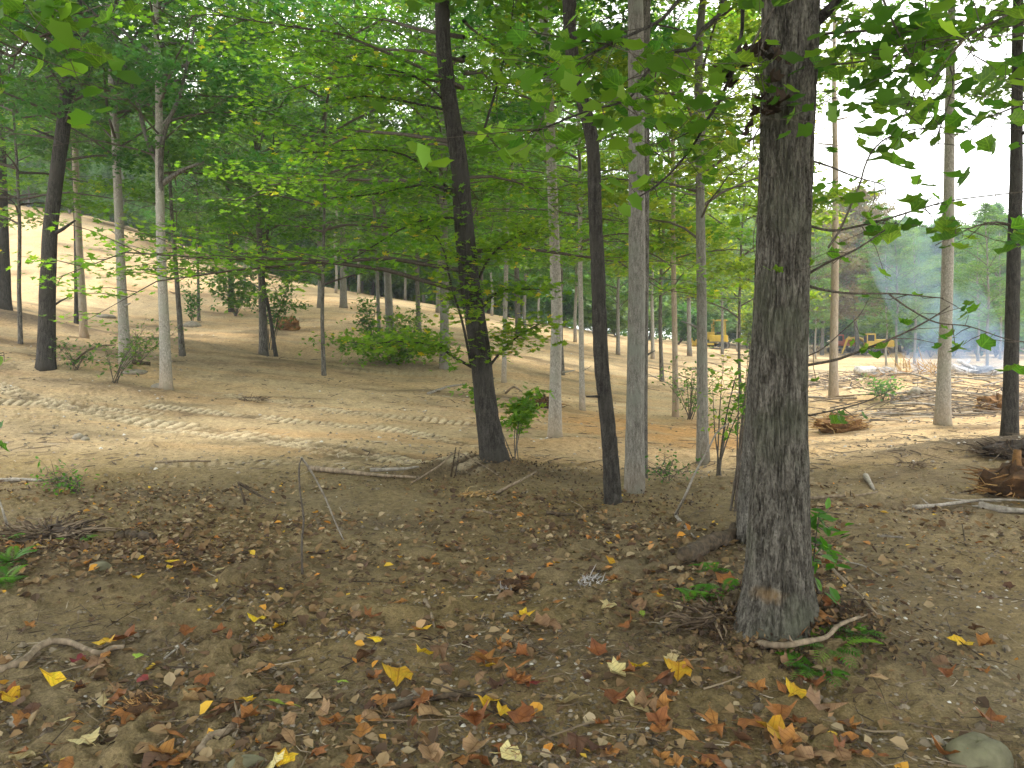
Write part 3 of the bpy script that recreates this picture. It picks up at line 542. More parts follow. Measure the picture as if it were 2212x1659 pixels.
# trees in numbers: crest of the slope, far wood, and the wood around the camera
PROT = {}
def proto(key, crown, H, h0, r, mat):
    rng = np.random.default_rng(len(PROT) + 50); P = np.array([[0, 0, -.3]] + [[rng.normal(0, .08), rng.normal(0, .08), z] for z in np.linspace(1.5, H, 7)])
    tm = build('trunk', [trunk_mesh(rng, P, np.linspace(r, r * .25, 8), 8, 0, .3, .3, 16)], [mat], link=False); PROT[key] = (tm, *CR[crown], h0)
proto('slope1', 'midA', 14, 3.6, .13, M['grey']); proto('slope2', 'midB', 14, 3.2, .10, M['pale']); proto('slope3', 'midC', 12, 2.8, .11, M['grey'])
proto('far1', 'farA', 17, 2.4, .14, M['grey']); proto('far2', 'farB', 16, 2.2, .13, M['pale']); proto('far3', 'farC', 15, 1.7, .14, M['oak']); proto('far4', 'farY', 13, 1.2, .12, M['tan'])
proto('far5', 'farA', 17, 1.4, .2, M['grey']); proto('near1', 'high', 14, 5.6, .2, M['oak']); proto('rust', 'rust', 13, 3.4, .18, M['oak'])
def plant_tree(key, x, y, sc_, label, group, rng):
    root = empty('tree', (x, y, float(Z(x, y))), label, 'tree', group); root.scale = (sc_, sc_, sc_); root.rotation_euler[2] = rng.uniform(0, 6.28)
    tm, lm, cm, h0 = PROT[key]
    obj('trunk', tm, root); tag(obj('limbs', lm, root, (0, 0, h0)), kind='stuff'); obj('crown', cm, root, (0, 0, h0))
    return root
rng = np.random.default_rng(77)
ORD = ['first', 'second', 'third', 'fourth', 'fifth', 'sixth', 'seventh', 'eighth', 'ninth', 'tenth', 'eleventh', 'twelfth', 'thirteenth', 'fourteenth', 'fifteenth', 'sixteenth', 'seventeenth', 'eighteenth', 'nineteenth', 'twentieth', 'twenty-first', 'twenty-second', 'twenty-third']
for oi, dx in enumerate(sorted([690, 725, 775, 875, 945, 1062, 1135, 1165, 1243, 1282, 1335, 1410, 1490, 530, 340, 1560])):
    d = rng.uniform(33, 50); x = (dx * K - CX) / F * d
    plant_tree(['slope1', 'slope2', 'slope3'][rng.integers(3)], x, d, rng.uniform(.75, 1.), f'slim tree on the crest of the cleared slope, {ORD[oi]} from the left', 'trees along the crest of the slope', rng)
for oi, (dx, d, s_) in enumerate([(60, 56, .55), (150, 54, .5), (265, 53, .55), (395, 50, .6), (470, 52, .55), (560, 50, .62), (640, 52, .6), (840, 50, .6), (990, 52, .6), (1100, 54, .6)]):
    plant_tree(['far3', 'far1', 'far5'][oi % 3], (dx * K - CX) / F * d, d, s_, f'low leafy tree on the hill crest, {ORD[oi]} from the left', 'low leafy trees along the hill crest', rng)
for i in range(150):
    u = rng.uniform(-160, 1180); d = rng.uniform(56, 105) if u < 560 else rng.uniform(72, 105)
    if u < 260 and d < 62: d += 8
    x = (u - CX) / F * d; key = rng.choice(['far1', 'far2', 'far3', 'far4', 'far5'], p=[.3, .2, .2, .1, .2]); s_ = rng.uniform(.8, 1.1)
    if u > 700:
        s_ *= .96 if d > 90 else .84; key = 'far5' if rng.uniform() < .4 else key
    elif u > 560: s_ *= .9
    kd = {'far1': 'tall full-crowned green', 'far2': 'pale-trunked green', 'far3': 'brown-trunked deep green', 'far4': 'yellow-green', 'far5': 'low-branched bushy green'}[key]
    wh = 'behind the left hill top' if u < 200 else 'behind the middle of the hill' if u < 420 else 'beyond the leaning trunk' if u < 560 else 'beyond the twin grey trunks' if u < 760 else 'across the smoky hollow' if u < 930 else 'in the wood right of the smoke'
    plant_tree(key, x, d, s_, f'{kd} forest tree {wh}', 'trees of the far wood', rng)
for dx, d, s_ in [(1850, 66, 1.0), (1775, 64, .85)]:
    plant_tree('rust', (dx * K - CX) / F * d, d, s_, ['tall rusty brown-leaved tree at the wood edge behind the tan forked tree', 'smaller rusty brown-leaved tree nearest the thick foreground trunk'][dx < 1800], None, rng)
for oi, (dx, d) in enumerate(sorted([(1745, 50), (1762, 52), (1915, 42), (1936, 41), (1975, 47), (2112, 50), (2132, 36), (1592, 60), (1985, 62), (2160, 55)])):
    x = (dx * K - CX) / F * d
    plant_tree(['slope1', 'slope2'][rng.integers(2)], x, d, .62 if d > 45 else .55, f'thin grey-stemmed tree in the smoky hollow, {ORD[oi]} from the left', 'thin trees in the hollow by the smoke', rng)
for x, y in [(-5.5, 3.), (-3., -2.5), (3.4, -1.5), (6.6, 4.), (9.5, 8.5), (3.8, 1.8), (-2.2, .4)]:
    plant_tree('near1', x, y, rng.uniform(.95, 1.15), 'tall leafy tree of the wood standing around the viewpoint', 'trees around the viewpoint', rng)
# far wood behind everything, as one mass
C = []
for i in range(3000):
    u = rng.uniform(-250, 1280); d = rng.uniform(105, 132); x = (u - CX) / F * d; z = Z(x, d) + rng.uniform(0, 1) ** .9 * (14.5 + 9 * fbm(x * .07, 3.3, s=5))
    C.append(np.array([x, d, z]) + rng.normal(0, 1, (14, 3)))
C = np.vstack(C); V, Fc, T = leaves(rng, C, .95, TRIO, .8)
tag(build('distant_wood', [(V, Fc, 0, False, T)], [M['far']]), 'dense green wood closing the view far behind the trees', None, None, 'stuff')

# ---------------------------------------------------------------- near hanging branches with single leaves
def leafmesh(tpl, m, seed, curl=0., thick=0):
    r_ = np.random.default_rng(seed); V = tpl[0].copy(); V[:, 2] += curl * (V[:, 0] ** 2 * 1.6 + (V[:, 1] - .5) ** 2 * r_.uniform(.3, 1.4)) + r_.normal(0, .05 * curl + .01, len(V))
    V[:, 0] *= r_.uniform(.85, 1.1); n = len(V)
    pt = tube(np.array([[0, 0, 0], [.03, -.25, .02], [r_.uniform(-.1, .1), -.5, .05]]), [.018, .015, .012], 3, False)
    return build('leaf', [(V, tpl[1], 0, True, np.full(n, r_.uniform(.15, .95))), (*pt, 0, False, np.full(len(pt[0]), .5))], [m], link=False)
def midrib(m, gain, sc):
    o_ = m.node_tree; t_ = NT.__new__(NT); t_.m = m; t_.t = o_; oc = t_.n('ShaderNodeTexCoord').outputs['Object']; x_ = t_.n('ShaderNodeSeparateXYZ', {0: oc})
    ax_ = t_.n('ShaderNodeMath', {0: x_.outputs[0]}, operation='ABSOLUTE').outputs[0]
    w_ = t_.n('ShaderNodeTexWave', {'Vector': t_.n('ShaderNodeCombineXYZ', {0: ax_, 1: x_.outputs[1], 2: 0.}).outputs[0], 'Scale': sc, 'Distortion': .4}, wave_type='BANDS', bands_direction='DIAGONAL').outputs['Fac']
    f_ = t_.n('ShaderNodeMath', {0: t_.ramp(ax_, [(.012, g(1.)), (.03, g(0.))]), 1: t_.ramp(w_, [(.9, g(0.)), (.99, g(.7))])}, operation='MAXIMUM').outputs[0]
    mo = t_.ramp(t_.noise(oc, 5, 5, .7), [(.35, g(.72)), (.65, g(1.2))])
    for n_ in [n for n in o_.nodes if n.type in ('BSDF_PRINCIPLED', 'BSDF_TRANSLUCENT')]:
        i_ = n_.inputs[0]; s0_ = i_.links[0].from_socket; c_ = t_.mix(1., s0_, mo, 'MULTIPLY'); o_.links.new(t_.mix(f_, c_, t_.mix(1., s0_, gain, 'MULTIPLY')), i_)
M['nearleaf'] = leafm('leaf_near_single', (.045, .11, .018), (.09, .2, .022), (.17, .29, .03), .55, .04, 1.6); midrib(M['nearleaf'], (1.9, 1.6, 1.6), 3.)
NEARL = [leafmesh(MAPLE if i % 2 else TULIP, M['nearleaf'], i, .35) for i in range(8)]
DEADL = [leafmesh(MAPLE, M['deadleaf'], 40 + i, 1.2) for i in range(3)]
def near_branch(root, base, pts, r0, nleaf, seed, size=.085, spread=.22, s0=.12, dead=False, d=None, mass=0):
    rng = np.random.default_rng(seed); o, P = limb('branch', root, base, pts, r0, M['oak_dark'] if r0 > .01 else M['branch'], 6, d); ch = []
    def end():
        t = rng.uniform(s0, 1); i = t * (len(P) - 1); k = min(len(P) - 2, int(i)); p = P[k] + (P[k + 1] - P[k]) * (i - k)
        e = p + rng.normal(0, 1, 3) * [spread, spread * .8, spread * .6] + [0, 0, -.02]; return p, e
    for _ in range(nleaf):
        p, e = end(); ch.append((*tube(np.array([p, (p + e) / 2 + rng.normal(0, .015, 3), e]), [.0028, .002, .0013], 3, False), 0, False))
        for q in range(1 if rng.uniform() < .5 else 2):
            lf = obj('leaf', (DEADL if dead else NEARL)[rng.integers(3 if dead else 8)], o, e + rng.normal(0, .02, 3) * q)
            lf.rotation_euler = (rng.normal(-.35, .45), rng.normal(0, .45), rng.uniform(0, 6.28)); s_ = size * rng.uniform(.6, 1.25); lf.scale = (s_, s_, s_)
    if mass:
        C = []
        for _ in range(mass // 5):
            p, e = end(); e = p + (e - p) * 1.7; ch.append((*tube(np.array([p, (p + e) / 2, e]), [.0028, .002, .0013], 3, False), 0, False)); C.append(e + rng.normal(0, .07, (5, 3)))
        V, Fc, T = leaves(rng, np.vstack(C), size, TULIP if seed % 2 else MAPLE, .5, np.clip(rng.normal(.5, .25, len(C) * 5), 0, .97)); tag(build('foliage', [(V, Fc, 0, True, T)], [M['near']], parent=o), kind='stuff')
    if ch: tag(build('twigs', ch, [M['branch']], parent=o), kind='stuff')
NB = [([(1741, 486, 4.1), (1795, 498, 4.05), (1847, 490, 4.), (1919, 472, 3.95), (1991, 450, 3.9), (2063, 432, 3.85), (2212, 414, 3.7)], .008, 13, 1, .09, .14, .35, 0),
      ([(1750, 346, 4.1), (1793, 360, 4.1), (1832, 376, 4.), (1865, 387, 4.), (1908, 400, 4.), (1913, 421, 4.)], .006, 2, 2, .06, .1, .6, 0),
      ([(1741, 594, 4.1), (1793, 565, 4.), (1847, 540, 3.9), (1901, 504, 3.8), (1937, 479, 3.7)], .007, 5, 3, .07, .13, .3, 0),
      ([(1739, 616, 4.1), (1788, 628, 4.), (1843, 634, 3.9), (1913, 634, 3.8), (1955, 636, 3.8), (2038, 644, 3.7)], .008, 3, 4, .06, .1, .5, 0),
      ([(1921, 636, 3.8), (1968, 669, 3.8), (2024, 697, 3.7), (2093, 705, 3.7), (2177, 733, 3.6), (2240, 740, 3.6)], .005, 6, 5, .09, .13, .5, 0),
      ([(1738, 790, 4.1), (1802, 778, 4.), (1843, 764, 3.9), (1899, 742, 3.8), (1954, 719, 3.8), (2010, 689, 3.7), (2052, 661, 3.7)], .008, 6, 6, .06, .08, .1, 0),
      ([(1736, 772, 4.1), (1774, 755, 4.), (1816, 719, 4.), (1857, 680, 3.9), (1877, 644, 3.9)], .004, 2, 7, .05, .08, .1, 0),
      ([(1747, 898, 4.1), (1802, 886, 4.), (1857, 872, 3.9), (1899, 855, 3.8), (1932, 839, 3.8)], .005, 3, 8, .06, .06, .1, 0),
      ([(1764, 74, 4.1), (1847, 68, 4.), (1955, 63, 3.9), (2135, 61, 3.7), (2240, 50, 3.6)], .008, 12, 9, .09, .2, .1, 90),
      ([(1760, 139, 4.1), (1829, 137, 4.), (1901, 126, 3.9), (1973, 115, 3.8), (2060, 80, 3.8)], .006, 10, 10, .085, .16, .45, 40),
      ([(1752, 55, 4.1), (1793, 18, 4.), (1840, -40, 3.9)], .035, 3, 11, .09, .15, .3, 20),
      ([(1789, 535, 3.9), (1814, 497, 3.9), (1840, 439, 3.9), (1858, 396, 3.9), (1868, 360, 3.9), (1886, 324, 3.9), (1915, 299, 3.9), (1955, 284, 3.9), (1998, 277, 3.9), (2056, 277, 3.9), (2110, 290, 3.9)], .006, 5, 12, .07, .08, .55, 0),
      ([(2041, -30, 3.9), (2045, 54, 3.9), (2041, 108, 3.9), (2059, 173, 3.9), (2045, 234, 3.9), (2027, 288, 3.9), (2015, 330, 3.9)], .006, 9, 13, .085, .16, .1, 60),
      ([(1998, -30, 3.9), (2000, 72, 3.9), (1984, 173, 3.9), (1958, 230, 3.9)], .006, 9, 14, .085, .15, .2, 50),
      ([(1900, -20, 3.8), (1930, 50, 3.8), (1965, 120, 3.8), (1990, 190, 3.8), (2010, 250, 3.8)], .007, 8, 15, .085, .15, .3, 30),
      ([(2230, 215, 3.7), (2170, 240, 3.7), (2120, 260, 3.7), (2080, 290, 3.7)], .006, 8, 16, .1, .12, .1, 0),
      ([(2230, 0, 3.4), (2180, 30, 3.4), (2120, 60, 3.4), (2070, 90, 3.4)], .008, 14, 17, .1, .2, .1, 50),
      ([(2230, 500, 3.7), (2150, 480, 3.7), (2080, 500, 3.7), (2020, 530, 3.7)], .006, 10, 18, .09, .12, .1, 0),
      ([(1700, -20, 4.1), (1570, -25, 3.9), (1485, -15, 3.8), (1427, 43, 3.7), (1337, 86, 3.6), (1265, 122, 3.6), (1175, 162, 3.5)], .012, 16, 19, .10, .16, .4, 50),
      ([(1690, -20, 4.1), (1570, -5, 3.9), (1555, 29, 3.9), (1508, 72, 3.85), (1494, 104, 3.8), (1452, 112, 3.8), (1420, 133, 3.8), (1384, 173, 3.7), (1366, 205, 3.7), (1337, 223, 3.7), (1265, 241, 3.6), (1175, 277, 3.6), (1146, 284, 3.6)], .011, 24, 20, .095, .15, .35, 60),
      ([(1650, -20, 4.1), (1609, -5, 4.), (1602, 72, 4.), (1584, 144, 4.), (1555, 216, 4.), (1523, 266, 4.), (1505, 302, 4.), (1470, 350, 4.), (1420, 400, 4.), (1380, 425, 4.)], .011, 22, 21, .085, .15, .3, 40),
      ([(1420, 133, 3.8), (1412, 190, 3.8), (1402, 240, 3.8), (1415, 270, 3.8), (1440, 306, 3.8)], .004, 5, 22, .08, .1, .2, 0),
      ([(1523, 266, 4.), (1480, 290, 4.), (1440, 306, 4.), (1380, 315, 4.)], .004, 6, 23, .08, .11, .2, 0),
      ([(1690, -10, 4.1), (1645, 60, 3.9), (1620, 120, 3.9), (1640, 180, 3.9)], .008, 7, 25, .08, .12, .2, 20),
      ([(1647, 266, 4.1), (1627, 306, 4.), (1642, 360, 3.95), (1638, 450, 3.95), (1627, 522, 3.95), (1638, 576, 4.0)], .004, 2, 26, .06, .05, .2, 0)]
for pts, r0, nl, seed, sz, spd, s0, mass in NB: near_branch(main, mbase, pts, r0, nl, seed, sz, spd, s0, False, None, mass)
near_branch(main, mbase, [(1660, 60, 3.95), (1640, 130, 3.9), (1655, 220, 3.9), (1648, 270, 3.9)], .005, 14, 30, .07, .045, .1, True)
near_branch(main, mbase, [(1602, 90, 4.), (1590, 140, 4.), (1578, 175, 4.)], .004, 7, 31, .07, .03, .1, True)
def frame_tree(label, x, y, branches, seed):
    b = np.array([x, y, float(Z(x, y))]); root = empty('tree', b, label, 'tree'); r_ = np.random.default_rng(seed)
    P = np.array([[0, 0, -.2], [.05, 0, 2], [0, .1, 5], [.2, 0, 9], [.1, .1, 13]]); build('trunk', [trunk_mesh(r_, P, [.16, .14, .12, .08, .04], 16, .004)], [M['oak_dark']], parent=root)
    lm, cm = CR['high']; tag(obj('limbs', lm, root, (0, 0, 5.6)), kind='stuff'); obj('crown', cm, root, (0, 0, 5.6))
    for i, (pts, r0, nl, sz, spd, mass) in enumerate(branches):
        W = [tuple(p) for p in pts]; near_branch(root, b, W, r0, nl, seed + i, sz, spd, .15, False, None, mass)
frame_tree('tree at the left edge whose big leaves hang in at the top left corner', -3.6, 3.0,
           [([(-150, -40, 2.9), (-60, 60, 2.8), (20, 120, 2.7), (60, 90, 2.6), (120, 70, 2.6)], .008, 14, .075, .12, 30), ([(-150, -60, 2.9), (0, -40, 2.8), (90, 0, 2.7), (180, 30, 2.7)], .008, 12, .08, .12, 40),
            ([(-120, 1000, 3.1), (-40, 900, 3.0), (0, 880, 3.0)], .004, 3, .07, .04, 0), ([(-120, 800, 3.1), (-40, 770, 3.0), (8, 768, 3.0)], .004, 3, .07, .04, 0)], 60)
exec_after = []
# ---------------------------------------------------------------- saplings, bushes and ferns
def shrub(label, base, h, spread, nst, nl, seed, m='green', tpl=OVAL, size=.08, lean=(0, 0), cat='shrub', name='shrub', low=.15, flat=.5):
    r_ = np.random.default_rng(seed); root = empty(name, base, label, cat); ch = []; C = []
    for i in range(nst):
        a = r_.uniform(0, 6.28); e = np.array([cos(a) * spread * r_.uniform(.3, 1) + lean[0], sin(a) * spread * r_.uniform(.3, 1) + lean[1], h * r_.uniform(.6, 1)])
        P = np.array([[r_.normal(0, .03), r_.normal(0, .03), -.03], e * .35 * [1, 1, 1.3], e * .7 * [1, 1, 1.1], e]); P = smooth_path(P, 9)
        ch.append((*tube(P, np.linspace(.004 + .004 * h, .0015, 9), 4, False), 0, True))
        for j in range(2, 9):
            if j / 9 < low: continue
            for q in range(2):
                v = P[j] + np.array([r_.normal(0, .13), r_.normal(0, .13), r_.normal(0, .1)]) * (.4 + spread); ch.append((*tube(np.array([P[j], v]), [.003, .0015], 3, False), 0, False))
                C.append(v); C.append((v + P[j]) / 2)
    C = np.array(C); k = max(1, nl // len(C)); C = np.repeat(C, k, 0) + r_.normal(0, .06 + .03 * spread, (len(C) * k, 3)) * [1, 1, flat]
    V, Fc, T = leaves(r_, C, size, tpl, .5, np.clip(r_.normal(.5, .22, len(C)), 0, .97))
    build('stem', ch, [M['branch']], parent=root); tag(build('foliage', [(V, Fc, 0, False, T)], [M[m]], parent=root), kind='stuff'); return root
shrub('small maple sapling in leaf just right of the leaning dark trunk', gd(1108, 10.6), .98, .42, 5, 520, 1, 'maple', STAR5, .1, (-.05, 0), 'sapling', 'sapling', .55)
shrub('leafy green bush at the foot of the grey slope trunk', gp(245, 828), 1.1, .65, 9, 430, 2, 'green', OVAL, .09, (.1, 0))
shrub('arching leafy sapling bent over beside the mottled trunk on the left slope', gp(300, 785), .85, 1.0, 7, 330, 3, 'green', OVAL, .09, (.3, 0))
shrub('thin low bush right of the dark rough slope trunk', gp(165, 800), .6, .5, 6, 200, 4, 'green', OVAL, .09)
shrub('leafy bush beside the thin leaning young tree', gp(415, 700), 1.5, .35, 7, 500, 5, 'green', OVAL, .12)
shrub('bushy leaves around the crossing stems left of the brown stump', gp(585, 757), 2.3, .7, 10, 700, 6, 'green', OVAL, .13, (0, 0), 'shrub', 'shrub', .3)
shrub('bright low maple spray lying over the brush patch in mid slope', gp(860, 782), .75, 2.2, 16, 1900, 7, 'maple', STAR5, .13, (0, 0), 'shrub', 'shrub', .1, .35)
shrub('upright leafy bush left of the grey trunk in the brush patch', gp(805, 760), 1.6, .6, 8, 500, 8, 'green', OVAL, .13)
shrub('rounder bush right of the grey trunk in the brush patch', gp(890, 752), 1.5, .8, 9, 600, 9, 'green', OVAL, .13)
shrub('dark bushy clump on the left slope below the short dark trunk', gd(510, 32), 2.0, 1.3, 12, 700, 10, 'green', DUO, .2)
shrub('leafy sapling left of the thick foreground trunk, small round leaves', gd(1590, 7.4), 1.7, .3, 7, 260, 11, 'near', OVAL, .085, (.02, 0), 'sapling', 'sapling', .35)
shrub('sparse leafy sapling near the slender yellowing tree', gd(1548, 9.6), 1.6, .45, 6, 260, 12, 'maple', OVAL, .08, (0, 0), 'sapling', 'sapling', .3)
shrub('grey-green brushy bush at the clearing edge right of the slim brown stem', gd(1490, 17.5), 1.3, .8, 12, 420, 13, 'far', OVAL, .1)
shrub('light green leafy bush in front of the yellow bulldozer', gd(1620, 52), 4., 1.6, 12, 900, 14, 'yellowing', CLUMP, .35)
shrub('grey-green cut bush lying on the debris in the hollow', gp(1905, 865), .5, .6, 9, 500, 15, 'far', OVAL, .1)
shrub('low green plant at the right side of the thick trunk foot', gd(1752, 4.25), .5, .09, 3, 40, 16, 'fern', OVAL, .09, (.02, 0), 'plant', 'plant', .2)
shrub('small green seedling on open soil at the left', gp(170, 1062), .22, .35, 6, 120, 17, 'fern', OVAL, .05, (0, 0), 'plant', 'plant')
shrub('small bush beside the stones on the right of the twin trunks', gp(1440, 1045), .3, .3, 5, 50, 18, 'green', OVAL, .05, (0, 0), 'plant', 'plant')
BX = [1330, 1290, 1400, 1120, 1220, 2150, 2060, 1960, 1880, 1700, 1760, 1540, 2230, 1465, 2010, 2110, 60, 150, 235, 330, 410]
for i, (dx, d, h, s_) in enumerate([(60, 58, 3, 2.5), (150, 60, 3.2, 2.5), (235, 59, 3, 2.5), (330, 58, 3, 2.2), (410, 57, 2.6, 2), (1330, 52, 3., 2.5), (1290, 56, 4, 2.5), (1400, 58, 4, 3), (1120, 52, 3, 2.), (1220, 54, 3, 2.2), (2150, 62, 3.5, 3), (2060, 64, 4, 3), (1960, 68, 4, 3.5), (1880, 72, 4, 3), (1700, 70, 4.5, 3), (1760, 72, 4, 3), (1540, 66, 3.5, 3),
                                   (2230, 58, 4, 3), (1465, 60, 3.5, 3), (2010, 60, 3, 2.5), (2110, 60, 3.5, 2.5)]):
    tag(shrub('bush at the foot of the far wood, ' + ORD[sorted(BX).index(dx)] + ' from the left', gd(dx, d), h, s_, 12, 1000, 100 + i, 'far' if i % 3 else 'green', CLUMP, .42), group='bushes at the foot of the far wood')
# ferns
def frond_mesh(seed):
    r_ = np.random.default_rng(seed); n = 12; ch = []; V = []; Fq = []
    s = np.linspace(0, 1, 8); P = np.column_stack([s * 0, s * .9, .55 * s - .6 * s * s]); ch.append((*tube(P, np.linspace(.007, .002, 8), 3, False), 0, False))
    for i in range(n):
        t = .15 + .85 * i / n; c = np.array([0, t * .9, .55 * t - .6 * t * t]); l = .24 * math.sin(pi * min(1, .12 + t * .86)) ** .7 + .02
        for sg in (-1, 1):
            k = len(V); V += [c, c + [sg * l * .5, .05, -.01], c + [sg * l, .07 + .03, -.05], c + [sg * l * .5, -.015, -.02]]; Fq.append([k, k + 1, k + 2, k + 3])
    ch.append((np.array(V), np.array(Fq), 0, False, np.full(len(V), r_.uniform(.3, .9))))
    return build('frond', ch, [M['fern']], link=False)
FR = [frond_mesh(i) for i in range(4)]
def fern(label, p, size, n, seed, group=None):
    r_ = np.random.default_rng(seed); root = empty('fern', p, label, 'fern', group)
    for i in range(n):
        o = obj('frond', FR[i % 4], root); o.rotation_euler = (r_.normal(.15, .2), r_.normal(0, .1), i * 6.28 / n + r_.normal(0, .3)); s_ = size * r_.uniform(.7, 1.15); o.scale = (s_, s_, s_)
FL = ['fern at the left edge, uppermost of three in the corner', 'dense fern at the left edge, middle of the three', 'fern at the left edge, lowest of the three', 'small fern on the mulch right of the left-edge ferns',
      'fern on the litter left of the thick trunk', 'fern nearest the left side of the thick trunk', 'small fern beside the rotten log', 'fern in front of the thick trunk foot, under the pale root', 'small fern right of the thick trunk foot', 'low fern lowest in front of the thick trunk']
for i, (dx, dy, s_) in enumerate([(14, 1168, .2), (25, 1215, .24), (8, 1262, .24), (165, 1178, .2), (1505, 1300, .26), (1565, 1285, .28), (1540, 1235, .2), (1790, 1405, .3), (1850, 1370, .2), (1760, 1455, .24)]):
    fern(FL[i], gp(dx, dy), s_ * .8, 11, 200 + i)

# ---------------------------------------------------------------- wood lying about
def stick(label, pts, r0, m='deadwood', name='stick', cat='stick', lift=.0, group=None, n=7, end=.4, twigs=0, gnarl=.0, abs_=False):
    W = []
    for p in pts:
        if abs_: W.append(np.array(p)); continue
        if len(p) == 2: q = gp(*p); q[2] += r0 * .6 + lift; W.append(q)
        else: W.append(px(*p))
    W = np.array(W); r_ = np.random.default_rng(int(abs(W[0][0] * 100) + abs(W[-1][1] * 100))); base = W[0].copy(); P = smooth_path(W, max(8, len(W) * 5)) - base
    P[1:-1] += r_.normal(0, gnarl, P[1:-1].shape); ch = [(*tube(P, np.linspace(r0, r0 * end, len(P)) * r_.uniform(.88, 1.12, len(P)), n), 0, True)]
    o = build(name, ch, [M[m]]); o.location = base; tag(o, label, cat, group)
    if twigs:
        for _ in range(twigs):
            k = r_.integers(1, len(P) - 1); L = np.linalg.norm(P[-1]) * r_.uniform(.12, .3); e = P[k] + np.array([r_.normal(0, 1), r_.normal(0, 1), abs(r_.normal(0, .5))]) * L * .6
            build('twig', [(*tube(np.array([P[k], (P[k] + e) / 2 + r_.normal(0, .02, 3) * L, e]), [r0 * .4, r0 * .3, r0 * .12], 4), 0, True)], [M[m]], parent=o)
    return o
b = gp(652, 1240); d0 = b[1]
stick('upright thin bare stick standing in the soil, bent over at its top', [(653, 1240, d0), (652, 1170, d0), (656, 1120, d0 + .05), (648, 1060, d0 + .1), (646, 1010, d0 + .15), (652, 990, d0 + .2)], .008, 'branch', end=.7)
stick('pale thin stick leaning down to the right from the top of the upright stick', [(651, 989, d0 + .2), (670, 1015, d0 + .35), (700, 1070, d0 + .5), (725, 1130, d0 + .55), (742, 1166, d0 + .6)], .009, 'deadgrey', end=.5)
stick('long fallen branch lying left of the mound of the leaning trunk', [(668, 1018), (740, 1026), (820, 1034), (900, 1040)], .035, twigs=3, name='fallen_branch', cat='branch', lift=.02)
stick('shorter branch lying across the long fallen branch', [(800, 1030), (870, 1027), (905, 1022)], .025, 'deadgrey', name='fallen_branch', cat='branch', lift=.06)
stick('short forked dark stick propped up left of the upright stick', [(530, 1092), (524, 1068, gp(530, 1092)[1]), (514, 1042, gp(530, 1092)[1] + .1)], .014, 'deaddark', end=.7)
stick('dark stick sloping down from the propped forked stick', [(514, 1042, gp(530, 1092)[1] + .1), (560, 1070, gp(530, 1092)[1] + .1), (612, 1095)], .015, 'deaddark')
stick('thin arching twig over the mound left of the leaning trunk', [(888, 1046), (950, 1005, 9.), (985, 978, 9.1), (1035, 1000, 9.1), (1085, 1035)], .012, 'deadwood')
stick('first of two thin upright twigs on the mound left of the leaning trunk', [(974, 1030), (985, 966, 8.9)], .012, 'deaddark')
stick('second, shorter of two thin upright twigs on the mound', [(983, 1030), (992, 972, 8.9)], .010, 'deaddark')
stick('pale stick slanting up in front of the mound, right of the leaning trunk', [(1075, 1068), (1120, 1040, 8.), (1158, 1019, 8.3)], .02, 'deadwood')
stick('thin curved stick lying on the litter below the leaning trunk', [(975, 1105), (1030, 1105), (1075, 1115), (1085, 1128)], .014, twigs=1)
stick('short thick stick lying right of the slim black trunk foot', [(1325, 1087), (1380, 1088)], .02, 'deaddark')
stick('flat broken stick on the litter left of the slim black trunk', [(1180, 1112), (1240, 1115)], .022, 'deaddark')
stick('pale root arching over the soil in front of the thick trunk', [(1636, 1394), (1690, 1394, 3.72), (1745, 1385, 3.75), (1785, 1376, 3.8), (1810, 1352, 3.9), (1850, 1335, 4.), (1885, 1330)], .017, 'deadwood', name='root', cat='root', twigs=1)
stick('winding root half buried in the soil at the lower left', [(-10, 1462), (50, 1440), (80, 1412), (110, 1398), (150, 1400), (180, 1412), (215, 1424), (240, 1412), (268, 1410)], .02, 'deadwood', name='root', cat='root', lift=.015, end=.6)
stick('dark curved branch lying at the bottom, left of the middle', [(432, 1632), (455, 1600), (490, 1588), (512, 1560), (530, 1530), (548, 1518)], .018, 'deadwood', name='root', cat='root', twigs=2, lift=.005)
stick('curved thin branch lying at the bottom centre among orange leaves', [(840, 1540), (920, 1520), (1000, 1510), (1060, 1516), (1110, 1545), (1150, 1575), (1180, 1605)], .016, 'deaddark', name='fallen_branch', cat='branch', twigs=5, lift=.01)
stick('short crooked root piece in front of the upright stick', [(918, 1300), (930, 1325), (938, 1360)], .014, 'deadwood')
stick('long straight thin twig slanting across the soil in the lower left', [(355, 1425), (420, 1370), (500, 1290), (560, 1250)], .006, 'deadgrey')
stick('thin white bent sapling stem leaning up left of the thick trunk', [(1458, 1115), (1478, 1075, 6.4), (1500, 1025, 6.5), (1530, 970, 6.6), (1548, 935, 6.6), (1572, 915, 6.7)], .011, 'deadgrey', end=.5)
stick('grey stick bending down from the foot of the white bent stem', [(1458, 1115), (1480, 1140), (1502, 1165)], .016, 'deadgrey')
stick('brown stick sloping down to the right beside the thick trunk', [(1758, 1190), (1800, 1240), (1850, 1290), (1905, 1352)], .013, 'deadwood', lift=.02)
stick('thin crooked twig on the bare soil right of the thick trunk', [(1745, 1180), (1790, 1210), (1860, 1225), (1905, 1250)], .008, 'deadgrey', lift=.01)
stick('long thin branch lying across the track at right', [(1975, 1106), (2040, 1100), (2100, 1092), (2160, 1090), (2230, 1093)], .02, 'deadgrey', name='fallen_branch', cat='branch', twigs=4, lift=.03)
stick('thicker grey limb lying below the uprooted stump at the right edge', [(2115, 1100), (2170, 1108), (2235, 1112)], .045, 'deadgrey', name='fallen_branch', cat='branch', twigs=3)
stick('long pale stick lying on the bank right of the thick trunk', [(1742, 1084), (1800, 1079), (1850, 1077), (1895, 1070)], .018, 'deadwood', twigs=3, lift=.02, name='fallen_branch', cat='branch')
